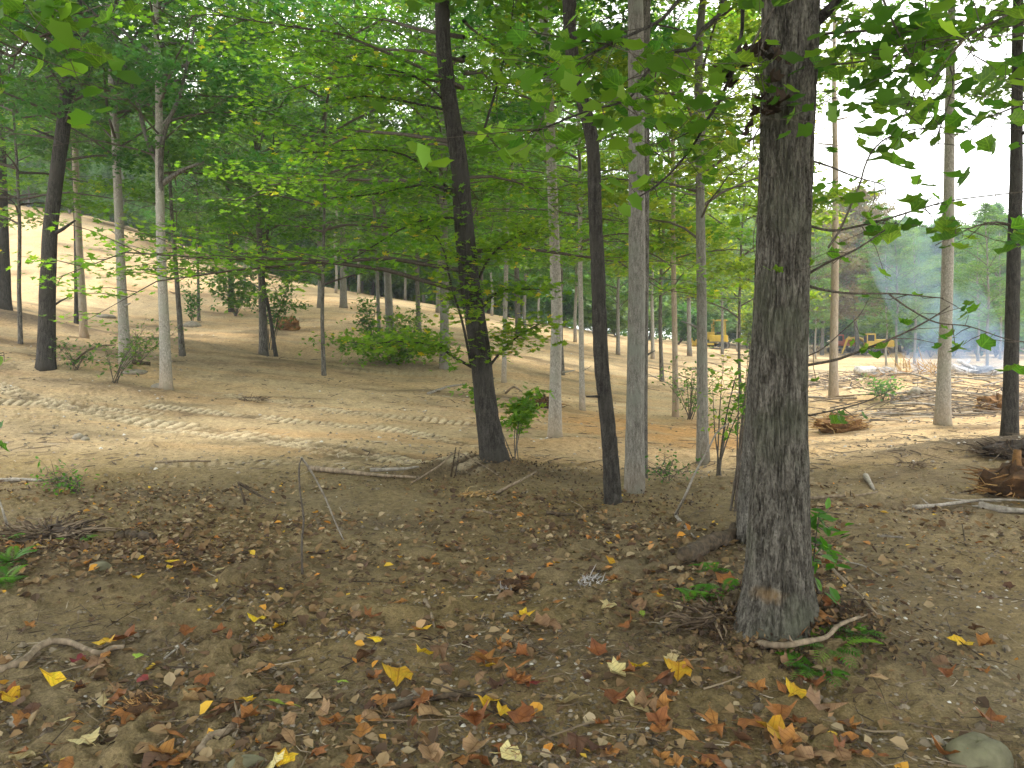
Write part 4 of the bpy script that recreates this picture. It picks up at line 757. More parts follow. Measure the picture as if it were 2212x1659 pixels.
stick('splintered stake leaning on the bank right of the thick trunk', [(1870, 1032), (1888, 1062)], .035, 'deadgrey')
stick('thin upright switch standing in the bare soil at right', [(2086, 1180), (2083, 1160, 6.2), (2078, 1130, 6.3)], .008, 'deaddark')
stick('flat pale stick on the soil right of the thick trunk', [(1895, 1160), (1948, 1163)], .014, 'deadgrey')
stick('pale board-like stick on the open soil at the left edge', [(0, 1042), (50, 1040), (92, 1042)], .03, 'deadgrey')
stick('long stick lying on the tracked soil at left', [(335, 1001), (400, 998), (455, 998)], .02, 'deadwood', twigs=1)
stick('thin white sapling stem leaning at the left edge above the ferns', [(18, 1150), (8, 1110, 6.2), (-8, 1060, 6.4)], .012, 'deadgrey')
stick('pale branch lying on the slope left of the leaning trunk', [(925, 853), (970, 837), (1008, 832)], .035, 'deadgrey', name='fallen_branch', cat='branch')
stick('bent pale stick beside the thin mottled stem', [(1093, 850), (1110, 836, 14.5), (1128, 848)], .03, 'deadwood')
stick('forked root lying beside the left slope trunks', [(272, 772), (290, 786), (325, 790)], .08, 'deaddark', name='root', cat='root')
stick('arched bare sapling stem beside the leafy bush on the left slope', [(158, 790), (178, 765, 15.6), (212, 748, 15.6), (250, 745, 15.6)], .025, 'deaddark')
# log with rot, splinter slab
stick('rotten dark log with crumbling end left of the thick trunk', [(1478, 1222), (1510, 1205), (1550, 1185), (1592, 1162)], .06, 'deaddark', name='log', cat='log', lift=.03, n=12, end=.85, gnarl=.012)
stick('rotten mossy log piece half sunk among the left litter', [(252, 1168), (290, 1166), (330, 1168)], .045, 'deaddark', name='log', cat='log', lift=.0, n=12, end=.8, gnarl=.01)
def splinters(name, label, p, size, n, seed, m='splinter', cat='stump', lay=.6, dark=.0, dirv=None, core=True, flatz=.5):
    """torn stump or root ball: a lumpy core bristling with torn fibres"""
    r_ = np.random.default_rng(seed); root = empty(name, p, label, cat)
    if core:
        th = np.linspace(0, 2 * pi, 19)[:-1]; ph = np.linspace(-1.2, 1.5, 10); V = []
        for a in ph:
            for t in th:
                k = 1 + .5 * (float(vnoise(cos(t) * 2.2 + 5 + seed, sin(t) * 2.2 + 5, a * 2 + 5.1, seed)) - .5) + .35 * (float(vnoise(cos(t) * 6 + 5, sin(t) * 6 + 5, a * 5 + 5.1, seed)) - .5) + r_.normal(0, .07); V.append([cos(a) * cos(t) * size * k, cos(a) * sin(t) * size * .75 * k, size * flatz * (sin(a) + .55) * k])
        V = np.array(V); m_ = 18; i = np.arange(9)[:, None] * m_; j = np.arange(m_)[None]; j2 = (j + 1) % m_
        build('core', [(V, np.stack([i + j, i + j2, i + m_ + j2, i + m_ + j], -1).reshape(-1, 4), 0, False, np.clip(r_.normal(.25 - dark, .12, len(V)), 0, 1))], [M[m]], parent=root)
    ch = []
    for _ in range(n):
        t = r_.uniform(0, 2 * pi); a = r_.uniform(-.3, 1.3); c = np.array([cos(a) * cos(t) * size * .8, cos(a) * sin(t) * size * .6, size * flatz * (sin(a) + .5) * .85])
        dv = np.array([cos(t), sin(t) * .8, r_.uniform(-.1, .6) * (1 - lay) + r_.normal(0, .15)]) if dirv is None else np.array(dirv) + r_.normal(0, .25, 3)
        dv = dv + r_.normal(0, .35, 3) * [1, 1, .5]; L = size * r_.uniform(.25, .8); e = c + dv * L; w_ = min(size, .3) * r_.uniform(.015, .045)
        q = tube(np.array([c, (c + e) / 2 + r_.normal(0, .06 * size, 3), e]), [w_, w_ * .8, w_ * .25], 4); ch.append((*q, 0, False, np.full(len(q[0]), np.clip(r_.normal(.68 - dark, .22), 0, 1))))
    tag(build('fibres', ch, [M[m]], parent=root), kind='stuff'); return root
splinters('root_ball', 'torn orange-brown root ball lying in the open beside the thick trunk', gp(1812, 932), .42, 150, 1, flatz=.42)
splinters('stump', 'rotten brown stump on the slope right of the slender dark tree', gp(622, 712), .42, 90, 2, lay=.0, dirv=(0, 0, .6), flatz=.6)
splinters('root_ball', 'small straw-coloured root ball left of the dark right-edge trunk', gp(2152, 888), .4, 110, 3, flatz=.5)
st = splinters('uprooted_stump', 'uprooted brown stump with a stub of root at the right edge', gp(2196, 1072), .31, 160, 4, dark=.28, flatz=.62)
build('root', [(*tube(np.array([[.02, 0, .2], [.0, 0, .34], [.02, .02, .44]]), [.05, .04, .035], 8), 0, True, np.full(26, .25))], [M['splinter']], parent=st)
splinters('root_mass', 'dark clod of roots and soil left of the pale trunk with torn bark', gp(1180, 880), .3, 50, 5, 'splinter', 'root', dark=.3, flatz=.5)
splinters('brush_heap', 'small heap of dark twigs on the tracked soil at left', gp(548, 868), .22, 60, 6, 'brush', 'brush', dark=.1, core=False, flatz=.3)
splinters('splintered_slab', 'flat splintered slab of pale wood below the leaning trunk', gp(1015, 1072), .18, 30, 7, 'splinter', 'wood', dirv=(.9, .1, .0), core=False, flatz=.12)
splinters('torn_wood', 'torn brown wood standing up beside the smoking pile', gp(1985, 812), .75, 50, 8, 'splinter', 'wood', dirv=(-.4, 0, .9), core=False, flatz=.3)
splinters('root_clump', 'clump of white rootlets on the litter right of centre', gp(1275, 1262), .10, 70, 9, 'ash', 'roots', dirv=(.1, -.2, .35), core=False, flatz=.3)
splinters('root_clump', 'small tuft of pale rootlets beside a dark clod in the foreground', gp(1090, 1280), .06, 30, 10, 'ash', 'roots', dirv=(-.1, -.2, .6), core=False, flatz=.3)
splinters('soil_clod', 'dark fibrous clod beside the pale rootlets in the foreground', gp(1112, 1272), .07, 60, 11, 'splinter', 'clod', dark=.55, flatz=.5)
splinters('grass_clump', 'uprooted brown grass clump at the lower left', gp(318, 1540), .10, 130, 12, 'splinter', 'grass clump', dark=.35, dirv=(-.5, -.3, .25), flatz=.35)
splinters('brush_heap', 'heap of brush and grey twigs at the foot of the dark right-edge trunk', gp(2185, 985), .36, 220, 13, 'brush', 'brush', dark=.1, core=True, flatz=.3)
splinters('brush_heap', 'grey twig heap on the track left of the brushy hump', gp(1965, 1010), .2, 60, 14, 'brush', 'brush', dark=-.2, core=False, flatz=.2)
splinters('brush_heap', 'mulch heap of bark shreds beside the left-edge ferns', gp(110, 1160), .3, 200, 15, 'brush', 'brush', dark=.0, core=True, flatz=.16)
splinters('brush_heap', 'dark brushy twigs between the thick trunk and the rotten log', gp(1560, 1345), .22, 90, 16, 'brush', 'brush', dark=.1, core=False, flatz=.2)
# debris windrow in the hollow
rng = np.random.default_rng(5)
DB = [('pale', 'deadwood'), ('grey', 'deadgrey'), ('dark', 'deaddark')]
for i in range(70):
    dx = rng.uniform(1750, 2212) if i < 56 else rng.uniform(1420, 1620); dy = rng.uniform(806, 900) if i < 56 else rng.uniform(790, 850); p = gp(dx, dy); a = rng.normal(0, .5) + (pi if rng.uniform() < .5 else 0); L = rng.uniform(.5, 2.2)
    k = rng.choice(3, p=[.5, .42, .08]); q = p + np.array([cos(a) * L, sin(a) * L, 0]); q[2] = float(Z(q[0], q[1])) + abs(rng.normal(0, .12)); m_ = (p + q) / 2 + [0, 0, abs(rng.normal(0, .06))]
    stick(f'{DB[k][0]} broken limb in the windrow of debris between the tan and the dark right-edge trunk' if i < 56 else f'{DB[k][0]} broken stick on the far ground behind the slim brown stem', [p + [0, 0, .02], m_, q], rng.uniform(.012, .034), DB[k][1], name='broken_limb', cat='limb',
          group='broken limbs in the windrow' if i < 56 else 'broken sticks on the far ground', abs_=True, n=5)
for i, (a, b_, c, d_, r0, lab) in enumerate([(1850, 800, 1925, 812, .16, 'ash-white log on the left heap of the smoking debris'), (1880, 796, 1950, 820, .12, 'ash-white log crossing the left smoking heap'), (1868, 806, 1935, 803, .14, 'short white log on top of the left smoking heap'),
                                  (2052, 792, 2130, 815, .16, 'long whitened log on the smoking pile at right'), (2100, 806, 2160, 826, .2, 'thick ash-covered log at the right end of the smoking pile'), (2062, 806, 2095, 778, .09, 'grey limb sticking up left out of the smoking pile'),
                                  (2072, 780, 2120, 800, .08, 'thin grey limb lying across the smoking pile'), (2120, 824, 2168, 812, .14, 'white log end below the smoking pile'), (1905, 830, 1985, 842, .13, 'brown log lying in front of the smoking heaps')]):
    p, q = gd(a, 31 + i % 3), gd(c, 31.5 + i % 3); f = lambda p_, dy: px((p_[0] / p_[1] * F + CX) / K, dy, p_[1])
    p = f(p, b_); q = f(q, d_); p[2] = max(p[2], float(Z(p[0], p[1])) + .05); q[2] = max(q[2], float(Z(q[0], q[1])) + .05); V_ = smooth_path(np.array([p, (p + q) / 2 + rng.normal(0, .05, 3), q]), 8)
    c_ = tube(V_ - p, np.linspace(r0, r0 * .7, 8) * rng.uniform(.85, 1.15, 8), 9); o = build('log', [(*c_, 0, True, np.clip(rng.normal(.75 if i != 8 else .3, .15, len(c_[0])), 0, 1))], [M['ash'] if i != 8 else M['splinter']]); o.location = p; tag(o, lab, 'log')
# ash mounds under them
def mound(name, label, p, rx, ry, h, m, seed, cat='heap'):
    r_ = np.random.default_rng(seed); n, k = 22, 9; V = []
    for i in range(k):
        q = i / (k - 1)
        for j in range(n):
            a = j * 2 * pi / n; s_ = (1 - q) * (1 + .35 * (float(vnoise(cos(a) * 2 + 9, sin(a) * 2 + 9, 0, seed)) - .5)); V.append([cos(a) * rx * s_, sin(a) * ry * s_, h * (1 - (1 - q) ** 2) - .08 + r_.normal(0, .05 * h)])
    V = np.array(V); i = np.arange(k - 1)[:, None] * n; j = np.arange(n)[None]; o = build(name, [(V, np.stack([i + j, i + (j + 1) % n, i + n + (j + 1) % n, i + n + j], -1).reshape(-1, 4), 0, True, np.clip(r_.normal(.6, .2, len(V)), 0, 1))], [M[m]])
    o.location = p; tag(o, label, cat); return o
splinters('ash_heap', 'grey-white ash heap of charred wood under the left smoking logs', gd(1895, 31.5), .75, 160, 21, 'ash', 'heap', flatz=.3)
splinters('ash_heap', 'long ash heap of charred wood under the right smoking logs', gd(2100, 31.8), .95, 240, 22, 'ash', 'heap', flatz=.24)
splinters('debris_heap', 'straw-coloured heap of roots and debris in front of the smoking heaps', gd(1950, 27), .9, 240, 23, 'splinter', 'heap', dark=-.1, flatz=.22)

# ---------------------------------------------------------------- stones
def stone(label, p, rx, ry, h, m='stone', seed=0, name='stone', group=None):
    r_ = np.random.default_rng(seed); n, k = 14, 7; V = []
    for i in range(k):
        q = -.4 + 1.97 * i / (k - 1)
        for j in range(n):
            a = j * 2 * pi / n; f = 1 + .45 * (float(vnoise(cos(a) * 1.4 + 5, sin(a) * 1.4 + 5, q * 1.2 + 5.1, seed)) - .5); V.append([cos(q) * cos(a) * rx * f, cos(q) * sin(a) * ry * f, (sin(q) * h) * f])
    V = np.array(V); i = np.arange(k - 1)[:, None] * n; j = np.arange(n)[None]; o = build(name, [(V, np.stack([i + j, i + (j + 1) % n, i + n + (j + 1) % n, i + n + j], -1).reshape(-1, 4), 0, True)], [M[m]]); o.location = p; o.rotation_euler[2] = r_.uniform(0, 1)
    return tag(o, label, 'stone', group)
for i, a in enumerate([('flat pale stone sunk in the soil under the big yellow leaf, bottom centre', (905, 1508), .10, .07, .022), ('mossy rounded stone at the bottom right corner', (2115, 1650), .13, .1, .09, 'mossstone'), ('half buried smooth stone at the bottom edge left of centre', (530, 1655), .075, .05, .035, 'mossstone'),
                      ('flat grey stone on the soil left of the dark clod', (1105, 1330), .045, .04, .015), ('small stone right of the curled leaves at lower right', (2025, 1605), .03, .025, .025), ('flat stone lying below the leafy bush on the left slope', (290, 806), .3, .2, .07),
                      ('stone at the foot of the mottled pale slope trunk', (345, 838), .2, .15, .1), ('small round stone on the tracked soil at far left', (170, 947), .09, .08, .07), ('stone beside the small round stone on the tracked soil', (184, 951), .06, .05, .05),
                      ('flat white stone on the upper slope left', (228, 686), .35, .25, .12), ('boulder beside the thin leaning young tree', (415, 705), .35, .3, .18), ('mossy stone in the litter near the left ferns', (218, 1228), .07, .06, .045, 'mossstone'),
                      ('white stone in the debris left of the torn brown wood', (1978, 852), .2, .17, .17), ('flat grey stone at the lower left corner', (48, 1555), .06, .05, .02), ('dark stone on the soil right of centre', (740, 1370), .03, .03, .02)]):
    stone(a[0], gp(*a[1]), *a[2:5], *(a[5:6] or ('stone',)), seed=i)

# ---------------------------------------------------------------- machines in the distance
def mbox(c, s, tilt=0., bev=.06):
    x, y, z = s[0] / 2, s[1] / 2, s[2] / 2; b_ = min(bev, x * .5, y * .5, z * .5); V = []
    for sz_, zz in ((1 - b_ / x, -z), (1, -z + b_), (1, z - b_), (1 - b_ / x, z)):
        for sx, sy in ((-1, -1), (1, -1), (1, 1), (-1, 1)): V.append([sx * x * sz_, sy * y * sz_, zz])
    V = np.array(V); c_, s_ = cos(tilt), sin(tilt); V = np.column_stack([V[:, 0] * c_ + V[:, 2] * s_, V[:, 1], -V[:, 0] * s_ + V[:, 2] * c_]) + c
    Q = [[3, 2, 1, 0], [12, 13, 14, 15]]
    for k in range(3):
        for j in range(4): Q.append([k * 4 + j, k * 4 + (j + 1) % 4, k * 4 + 4 + (j + 1) % 4, k * 4 + 4 + j])
    return V, np.array(Q), 0, False
def wheelc(c, r, w_, n=14):
    th = np.arange(n) * 2 * pi / n; A = np.column_stack([r * np.cos(th), np.full(n, -w_ / 2), r * np.sin(th)]); B = A + [0, w_, 0]; V = np.vstack([A, B, [[0, -w_ / 2, 0], [0, w_ / 2, 0]]]) + c; j = np.arange(n); j2 = (j + 1) % n
    return V, [np.stack([j, j2, n + j2, n + j], -1), np.vstack([np.stack([np.full(n, 2 * n), j2, j], -1), np.stack([np.full(n, 2 * n + 1), n + j, n + j2], -1)])], 0, False
M['yellow'] = plain('machine_yellow_paint', (.66, .46, .05), (.52, .34, .05), 6, .5, .05); M['orange'] = plain('machine_orange_paint', (.55, .1, .02), (.42, .08, .02), 6, .5, .05)
M['steel'] = plain('track_steel', (.1, .09, .08), (.2, .17, .13), 12, .6, .2); M['glass'] = plain('cab_glass', (.02, .025, .03), (.03, .035, .04), 3, .1, 0.)
M['dark'] = plain('machine_dark', (.03, .03, .03), (.05, .05, .05), 8, .7, .1)
def track(root, x0, x1, y, r=.38, w_=.45):
    n = 10; ctr = [(x1, a) for a in np.linspace(-pi / 2, pi / 2, n)] + [(x0, a) for a in np.linspace(pi / 2, 3 * pi / 2, n)]; pr = np.array([[cx_ + r * cos(a), r + r * sin(a)] for cx_, a in ctr]); m_ = len(pr)
    V = []
    for rr, yy in ((1, -w_ / 2), (1, w_ / 2)): V += [[p[0], y + yy, p[1]] for p in pr]
    inn = pr.copy(); inn[:, 1] = r + (pr[:, 1] - r) * .75; inn[:, 0] = np.where(pr[:, 0] > (x0 + x1) / 2, x1 + (pr[:, 0] - x1) * .75, x0 + (pr[:, 0] - x0) * .75)
    for yy in (-w_ / 2, w_ / 2): V += [[p[0], y + yy, p[1]] for p in inn]
    j = np.arange(m_); j2 = (j + 1) % m_; Q = [np.stack([j, j2, m_ + j2, m_ + j], -1), np.stack([2 * m_ + j, 3 * m_ + j, 3 * m_ + j2, 2 * m_ + j2], -1), np.stack([j, 2 * m_ + j, 2 * m_ + j2, j2], -1), np.stack([m_ + j, m_ + j2, 3 * m_ + j2, 3 * m_ + j], -1)]
    t_ = build('crawler_track', [(np.array(V), Q, 0, False)], [M['steel']], parent=root)
    for xx in np.linspace(x0, x1, 5): build('road_wheel', [wheelc((xx, y, r), r * (.7 if xx in (x0, x1) else .45), w_ * .8)], [M['dark']], parent=t_)
def bulldozer(p, rot, label, s_):
    root = empty('bulldozer', p, label, 'bulldozer'); root.rotation_euler[2] = rot; root.scale = (s_, s_, s_)
    for y in (-.95, .95): track(root, -1.2, 1.2, y)
    build('engine_hood', [mbox((.75, 0, 1.35), (1.6, .95, .8))], [M['yellow']], parent=root); build('grille', [mbox((1.57, 0, 1.3), (.06, .8, .7), 0, .01)], [M['dark']], parent=root)
    build('body', [mbox((-.5, 0, 1.05), (1.7, 1.5, .75))], [M['yellow']], parent=root); build('seat', [mbox((-.55, 0, 1.65), (.5, .55, .2)), mbox((-.8, 0, 1.95), (.15, .55, .6))], [M['dark']], parent=root)
    for x in (-1.1, .1):
        for y in (-.65, .65): build('canopy_post', [mbox((x, y, 2.15), (.09, .09, 1.5), 0, .01)], [M['yellow']], parent=root)
    build('canopy', [mbox((-.5, 0, 2.95), (1.7, 1.6, .14))], [M['yellow']], parent=root); build('exhaust_pipe', [(*tube([[.9, .2, 1.7], [.9, .2, 2.3]], .06, 8), 0, True)], [M['dark']], parent=root)
    th = np.linspace(-.5, .5, 7); V = []
    for xo in (0, .07):
        for a in th: V += [[2.05 + xo - .5 * cos(a) + .4, -1.6, .6 + a * 1.1], [2.05 + xo - .5 * cos(a) + .4, 1.6, .6 + a * 1.1]]
    i = np.arange(6) * 2; Q = np.vstack([np.stack([i, i + 1, i + 3, i + 2], -1), np.stack([i + 14, i + 16, i + 17, i + 15], -1), [[0, 14, 15, 1], [12, 13, 27, 26]], np.stack([i, i + 2, i + 16, i + 14], -1), np.stack([i + 1, i + 15, i + 17, i + 3], -1)])
    build('blade', [(np.array(V), Q, 0, False)], [M['yellow']], parent=root)
    for y in (-1.35, 1.35): build('push_arm', [mbox((.9, y, .5), (2.2, .14, .2))], [M['yellow']], parent=root)
def excavator(p, rot, label, s_, paint, up=1.):
    root = empty('excavator', p, label, 'excavator'); root.rotation_euler[2] = rot; root.scale = (s_, s_, s_)
    for y in (-.95, .95): track(root, -1.4, 1.4, y, .4, .55)
    build('turntable', [wheelc((0, 0, .0), .01, .01), mbox((0, 0, .9), (1.4, 1.3, .25))], [M['dark']], parent=root)
    build('house', [mbox((-.7, 0, 1.5), (2.4, 2.3, .95))], [M[paint]], parent=root); build('counterweight', [mbox((-2.0, 0, 1.45), (.5, 2.2, .95), 0, .15)], [M[paint]], parent=root)
    cb = build('cab', [mbox((.65, .7, 1.9), (1.1, .95, 1.6))], [M[paint]], parent=root)
    build('cab_window', [mbox((.7, 1.19, 2.15), (.8, .02, .75), 0, .005), mbox((.7, .21, 2.15), (.8, .02, .75), 0, .005), mbox((1.21, .7, 2.05), (.02, .75, .95), 0, .005)], [M['glass']], parent=cb)
    b1 = np.array([[.6, -.3, 1.6], [1.6, -.3, 2.6 + up * .5], [3.0, -.3, 2.9 + up]]); build('boom', [(*tube(smooth_path(b1, 7), np.linspace(.2, .15, 7), 4), 0, False)], [M[paint]], parent=root)
    e = b1[-1]; f = e + [.7, 0, -1.9]; build('stick_arm', [(*tube([e + [-.25, 0, .3], e, f], [.1, .16, .1], 4), 0, False)], [M[paint]], parent=root)
    build('bucket', [mbox(f + [.0, 0, -.25], (.75, .9, .55), .4, .1)], [M['steel']], parent=root); build('hydraulic_ram', [(*tube([[1.0, -.3, 1.4], [1.9, -.3, 2.4 + up * .5]], .06, 6), 0, True)], [M['steel']], parent=root)
bulldozer(gd(1542, 60), radians(158), 'small yellow bulldozer with a roof canopy at the wood edge, partly behind the slender trunk', .72)
excavator(gd(1884, 66), radians(182), 'yellow tracked excavator parked at the wood edge by the smoke', .66, 'yellow', -.9)
excavator(gd(1818, 74), radians(178), 'orange excavator with raised arm behind the tan forked tree', .62, 'orange', .6)

# ---------------------------------------------------------------- smoke and haze
def smoke(name, p, pts, dens, seed, label):
    r_ = np.random.default_rng(seed); P = smooth_path(np.array([q[:3] for q in pts]), 14); rr = np.interp(np.linspace(0, 1, 14), np.linspace(0, 1, len(pts)), [q[3] for q in pts])
    V, Fq = tube(P, rr, 16); o = build(name, [(V, Fq, 0, True)], []); o.location = p
    t = NT(name); oc = t.n('ShaderNodeTexCoord').outputs['Object']; nz = t.noise(t.n('ShaderNodeMapping', {0: oc, 3: (1, 1, .6)}).outputs[0], .55, 3, .6); z_ = t.n('ShaderNodeSeparateXYZ', {0: oc}).outputs[2]
    fade = t.n('ShaderNodeMapRange', {0: z_, 1: 0., 2: 6., 3: 1., 4: .12}).outputs[0]
    dn = t.n('ShaderNodeMath', {0: t.n('ShaderNodeMath', {0: t.n('ShaderNodeMapRange', {0: nz, 1: .44, 2: .66, 3: 0., 4: 1.}).outputs[0], 1: fade}, operation='MULTIPLY').outputs[0], 1: dens}, operation='MULTIPLY').outputs[0]
    v = t.n('ShaderNodeVolumePrincipled', {'Color': (.5, .69, 1., 1), 'Density': dn, 'Anisotropy': .2}).outputs[0]
    t.n('ShaderNodeOutputMaterial', {1: v}); o.data.materials.append(t.m); tag(o, label, None, None, 'stuff'); return o
smoke('smoke', gd(2090, 31.5), [(0, 0, -.1, 1.5), (-.5, .4, 1.5, 1.9), (-1.0, .8, 3.2, 1.7), (-1.6, 1.2, 4.8, 1.7), (-2.4, 1.2, 6.2, 1.2)], .42, 1, 'thin blue-white smoke drifting up from the burning debris')
smoke('smoke', gd(2180, 33), [(-3.5, 0, .3, .9), (-1., 0, .7, 1.3), (1.5, .4, .9, 1.3), (3.5, 0, .8, 1.)], .22, 2, 'low smoke lying over the ground at the right')
hv = np.array([[sx, sy, sz] for sz in (-4., 34.) for sx, sy in ((-330, -60), (330, -60), (330, 430), (-330, 430))], float)
hz = build('haze', [(hv, np.array([[3, 2, 1, 0], [4, 5, 6, 7], [0, 1, 5, 4], [1, 2, 6, 5], [2, 3, 7, 6], [3, 0, 4, 7]]), 0, False)], [])
t = NT('haze'); t.n('ShaderNodeOutputMaterial', {1: t.n('ShaderNodeVolumePrincipled', {'Color': (.85, .93, 1, 1), 'Density': .0012, 'Anisotropy': .3}).outputs[0]}); hz.data.materials.append(t.m); tag(hz, None, None, None, 'stuff')

# ---------------------------------------------------------------- fallen leaves and litter
KINDS = {'orange': ((.40, .165, .045), (.2, .085, .03)), 'tan': ((.38, .24, .12), (.2, .12, .06)), 'yellow': ((.72, .5, .03), (.6, .33, .02)), 'pale': ((.6, .52, .26), (.5, .4, .18)),
         'brown': ((.16, .085, .045), (.09, .05, .03)), 'red': ((.28, .03, .02), (.14, .02, .02)), 'green': ((.25, .38, .04), (.3, .4, .05))}
LM = {}
for k, (c1, c2) in KINDS.items():
    t = NT('fallen_leaf_' + k); oc = t.n('ShaderNodeTexCoord').outputs['Object']; rn = t.n('ShaderNodeObjectInfo').outputs['Random']
    c = t.ramp(t.noise(oc, 2.6, 5, .65), [(.38, c1), (.64, c2)]); c = t.n('ShaderNodeHueSaturation', {'Value': t.n('ShaderNodeMapRange', {0: rn, 3: .7, 4: 1.2}).outputs[0], 'Hue': t.n('ShaderNodeMapRange', {0: rn, 3: .49, 4: .512}).outputs[0], 'Color': c}).outputs[0]
    p = t.n('ShaderNodeBsdfPrincipled', {'Base Color': c, 'Roughness': .7, 'Specular IOR Level': .3}).outputs[0]; LM[k] = t.out(t.n('ShaderNodeMixShader', {0: .2, 1: p, 2: t.n('ShaderNodeBsdfTranslucent', {'Color': c}).outputs[0]}).outputs[0])
for k in LM: midrib(LM[k], (.6, .5, .45), 3.)
LEAF = {}
for k in KINDS:
    for v in range(8):
        tpl = [MAPLE, TULIP, MAPLE, OVAL][v % 4] if k != 'red' else [OVAL, TULIP, OVAL, MAPLE][v % 4]; r_ = np.random.default_rng(hash_ := sum(map(ord, k)) + v)
        V = tpl[0].copy(); V[:, :2] *= r_.uniform(.78, 1.15, (len(V), 1)); V[:, 1] -= .45; V[:, 0] += .12 * V[:, 1] * r_.normal(); q = r_.uniform(-1, 1, 3); cu = r_.uniform(.25, .75) * (1 if k in ('orange', 'brown', 'tan') else .45)
        V[:, 2] = cu * ((V[:, 0] * cos(q[0] * 3) + V[:, 1] * sin(q[0] * 3)) ** 2 * 1.5 + .35 * np.abs(V[:, 0] + q[1] * .2)) + r_.normal(0, .085, len(V)); V[:, 2] *= r_.choice([1, 1, -.7]); V[:, 2] -= V[:, 2].min() * .5
        pt = tube(np.array([[0, -.45, .05], [.04, -.62, .06], [q[1] * .15, -.85, .03]]), [.016, .012, .012], 3, False)
        LEAF[k, v] = build('fallen_leaf', [(V, tpl[1], 0, True), (*pt, 0, False)], [LM[k]], link=False)
rng = np.random.default_rng(99)
def fleaf(k, dx, dy, size, label, group=None, v=None):
    p = gp(dx, dy); o = obj('fallen_leaf', LEAF[k, int(rng.integers(4)) if v is None else v], None, (p[0], p[1], p[2] + .028)); o.rotation_euler = (rng.normal(0, .22), rng.normal(0, .22), rng.uniform(0, 6.28)); s_ = size * .84
    o.scale = (s_, s_, s_); tag(o, label, 'leaf', group); return o
for k, dx, dy, s_, v, lab in [('yellow', 860, 1478, .17, 0, 'large bright yellow leaf lying above the flat pale stone'), ('yellow', 915, 1424, .12, 1, 'bright yellow leaf just above the flat pale stone, alone'), ('yellow', 1465, 1466, .15, 0, 'bright yellow leaf in front of the thick trunk, left side'),
    ('green', 603, 1533, .13, 3, 'smooth yellow-green oval leaf in the lower left foreground'), ('yellow', 117, 1484, .14, 3, 'yellow leaf in the lower left foreground'), ('yellow', 18, 1524, .13, 1, 'yellow leaf cut by the left edge'),
    ('yellow', 1672, 1600, .17, 1, 'large upright yellow leaf near the bottom below the thick trunk'), ('yellow', 1424, 1300, .08, 1, 'small yellow leaf standing on a twig left of the thick trunk'), ('orange', 1050, 1445, .16, 0, 'long orange-yellow leaf in the cluster at centre'),
    ('yellow', 556, 1352, .12, 0, 'yellow leaf overlapping a pale one left of centre'), ('pale', 560, 1365, .09, 1, 'pale leaf tucked under the yellow leaf left of centre'), ('pale', 1222, 1532, .16, 1, 'big pale yellow leaf at bottom centre-right'), ('pale', 1378, 1540, .14, 1, 'pale cream leaf near the bottom, right of the big pale one'),
    ('pale', 1330, 1465, .13, 0, 'pale pointed leaf on a thin upright stalk'), ('pale', 1105, 1648, .12, 1, 'pale cream leaf at the bottom edge'), ('pale', 1452, 1436, .09, 1, 'pale greenish leaf above the bright yellow one by the trunk'), ('yellow', 302, 1258, .1, 1, 'yellow leaf on the soil right of the left ferns'),
    ('green', 1386, 1335, .1, 3, 'green-yellow leaf left of the thick trunk'), ('yellow', 910, 1373, .1, 3, 'flat yellow leaf on bare soil at centre'), ('orange', 1690, 1325, .1, 0, 'orange leaf resting at the trunk foot'), ('yellow', 1055, 1532, .11, 1, 'yellow leaf under the curved thin branch'),
    ('orange', 1325, 1528, .14, 0, 'dark orange leaf between the two pale leaves'), ('orange', 1425, 1575, .12, 2, 'square-looking orange leaf right of the pale cream leaf'), ('tan', 1765, 1548, .15, 1, 'broad tan leaf below the thick trunk'), ('orange', 1755, 1495, .13, 0, 'curled orange leaf right below the thick trunk foot'),
    ('red', 310, 1480, .09, 0, 'dark red leaf in the lower left foreground'), ('red', 170, 1438, .09, 3, 'dull purple-red leaf beside the winding root'), ('orange', 2140, 1572, .11, 0, 'rust-brown leaf alone on the bare soil at lower right'), ('orange', 400, 1378, .11, 0, 'curled rust leaf on bare soil at left'),
    ('yellow', 1320, 1222, .09, 3, 'small yellow leaf on the litter right of centre'), ('pale', 475, 1238, .1, 3, 'pale yellow leaf in mid left foreground'), ('orange', 268, 1390, .15, 2, 'large rust leaf above the winding root'), ('yellow', 1085, 1555, .09, 0, 'yellow leaf touching the curved thin branch')]:
    fleaf(k, dx, dy, s_, lab, None, v)
LAND = [(100, 1420, 'by the winding root'), (60, 1230, 'near the left ferns'), (490, 1580, 'by the dark curved branch'), (905, 1500, 'near the flat pale stone'), (1120, 1560, 'by the curved thin branch'), (650, 1240, 'at the foot of the upright stick'),
        (1275, 1262, 'near the white rootlets'), (1100, 1430, 'in the leaf cluster at centre'), (1650, 1440, 'at the foot of the thick trunk'), (1500, 1220, 'beside the rotten log'), (1500, 1580, 'at the bottom right of centre'), (2100, 1600, 'near the mossy corner stone'),
        (2000, 1300, 'on the bare soil at right'), (1900, 1150, 'beside the bank at right'), (300, 1600, 'in the lower left corner'), (1000, 1180, 'below the leaning trunk'), (1330, 1150, 'below the slim black trunk'), (350, 1300, 'on open soil at left'), (800, 1330, 'left of centre on open soil'), (1750, 1600, 'below the thick trunk at the bottom')]
cnt = 0; names = {'orange': 'orange-brown leaf', 'tan': 'tan leaf', 'yellow': 'yellow leaf', 'pale': 'buff leaf', 'brown': 'dark brown leaf', 'red': 'dark red leaf', 'green': 'greenish leaf'}
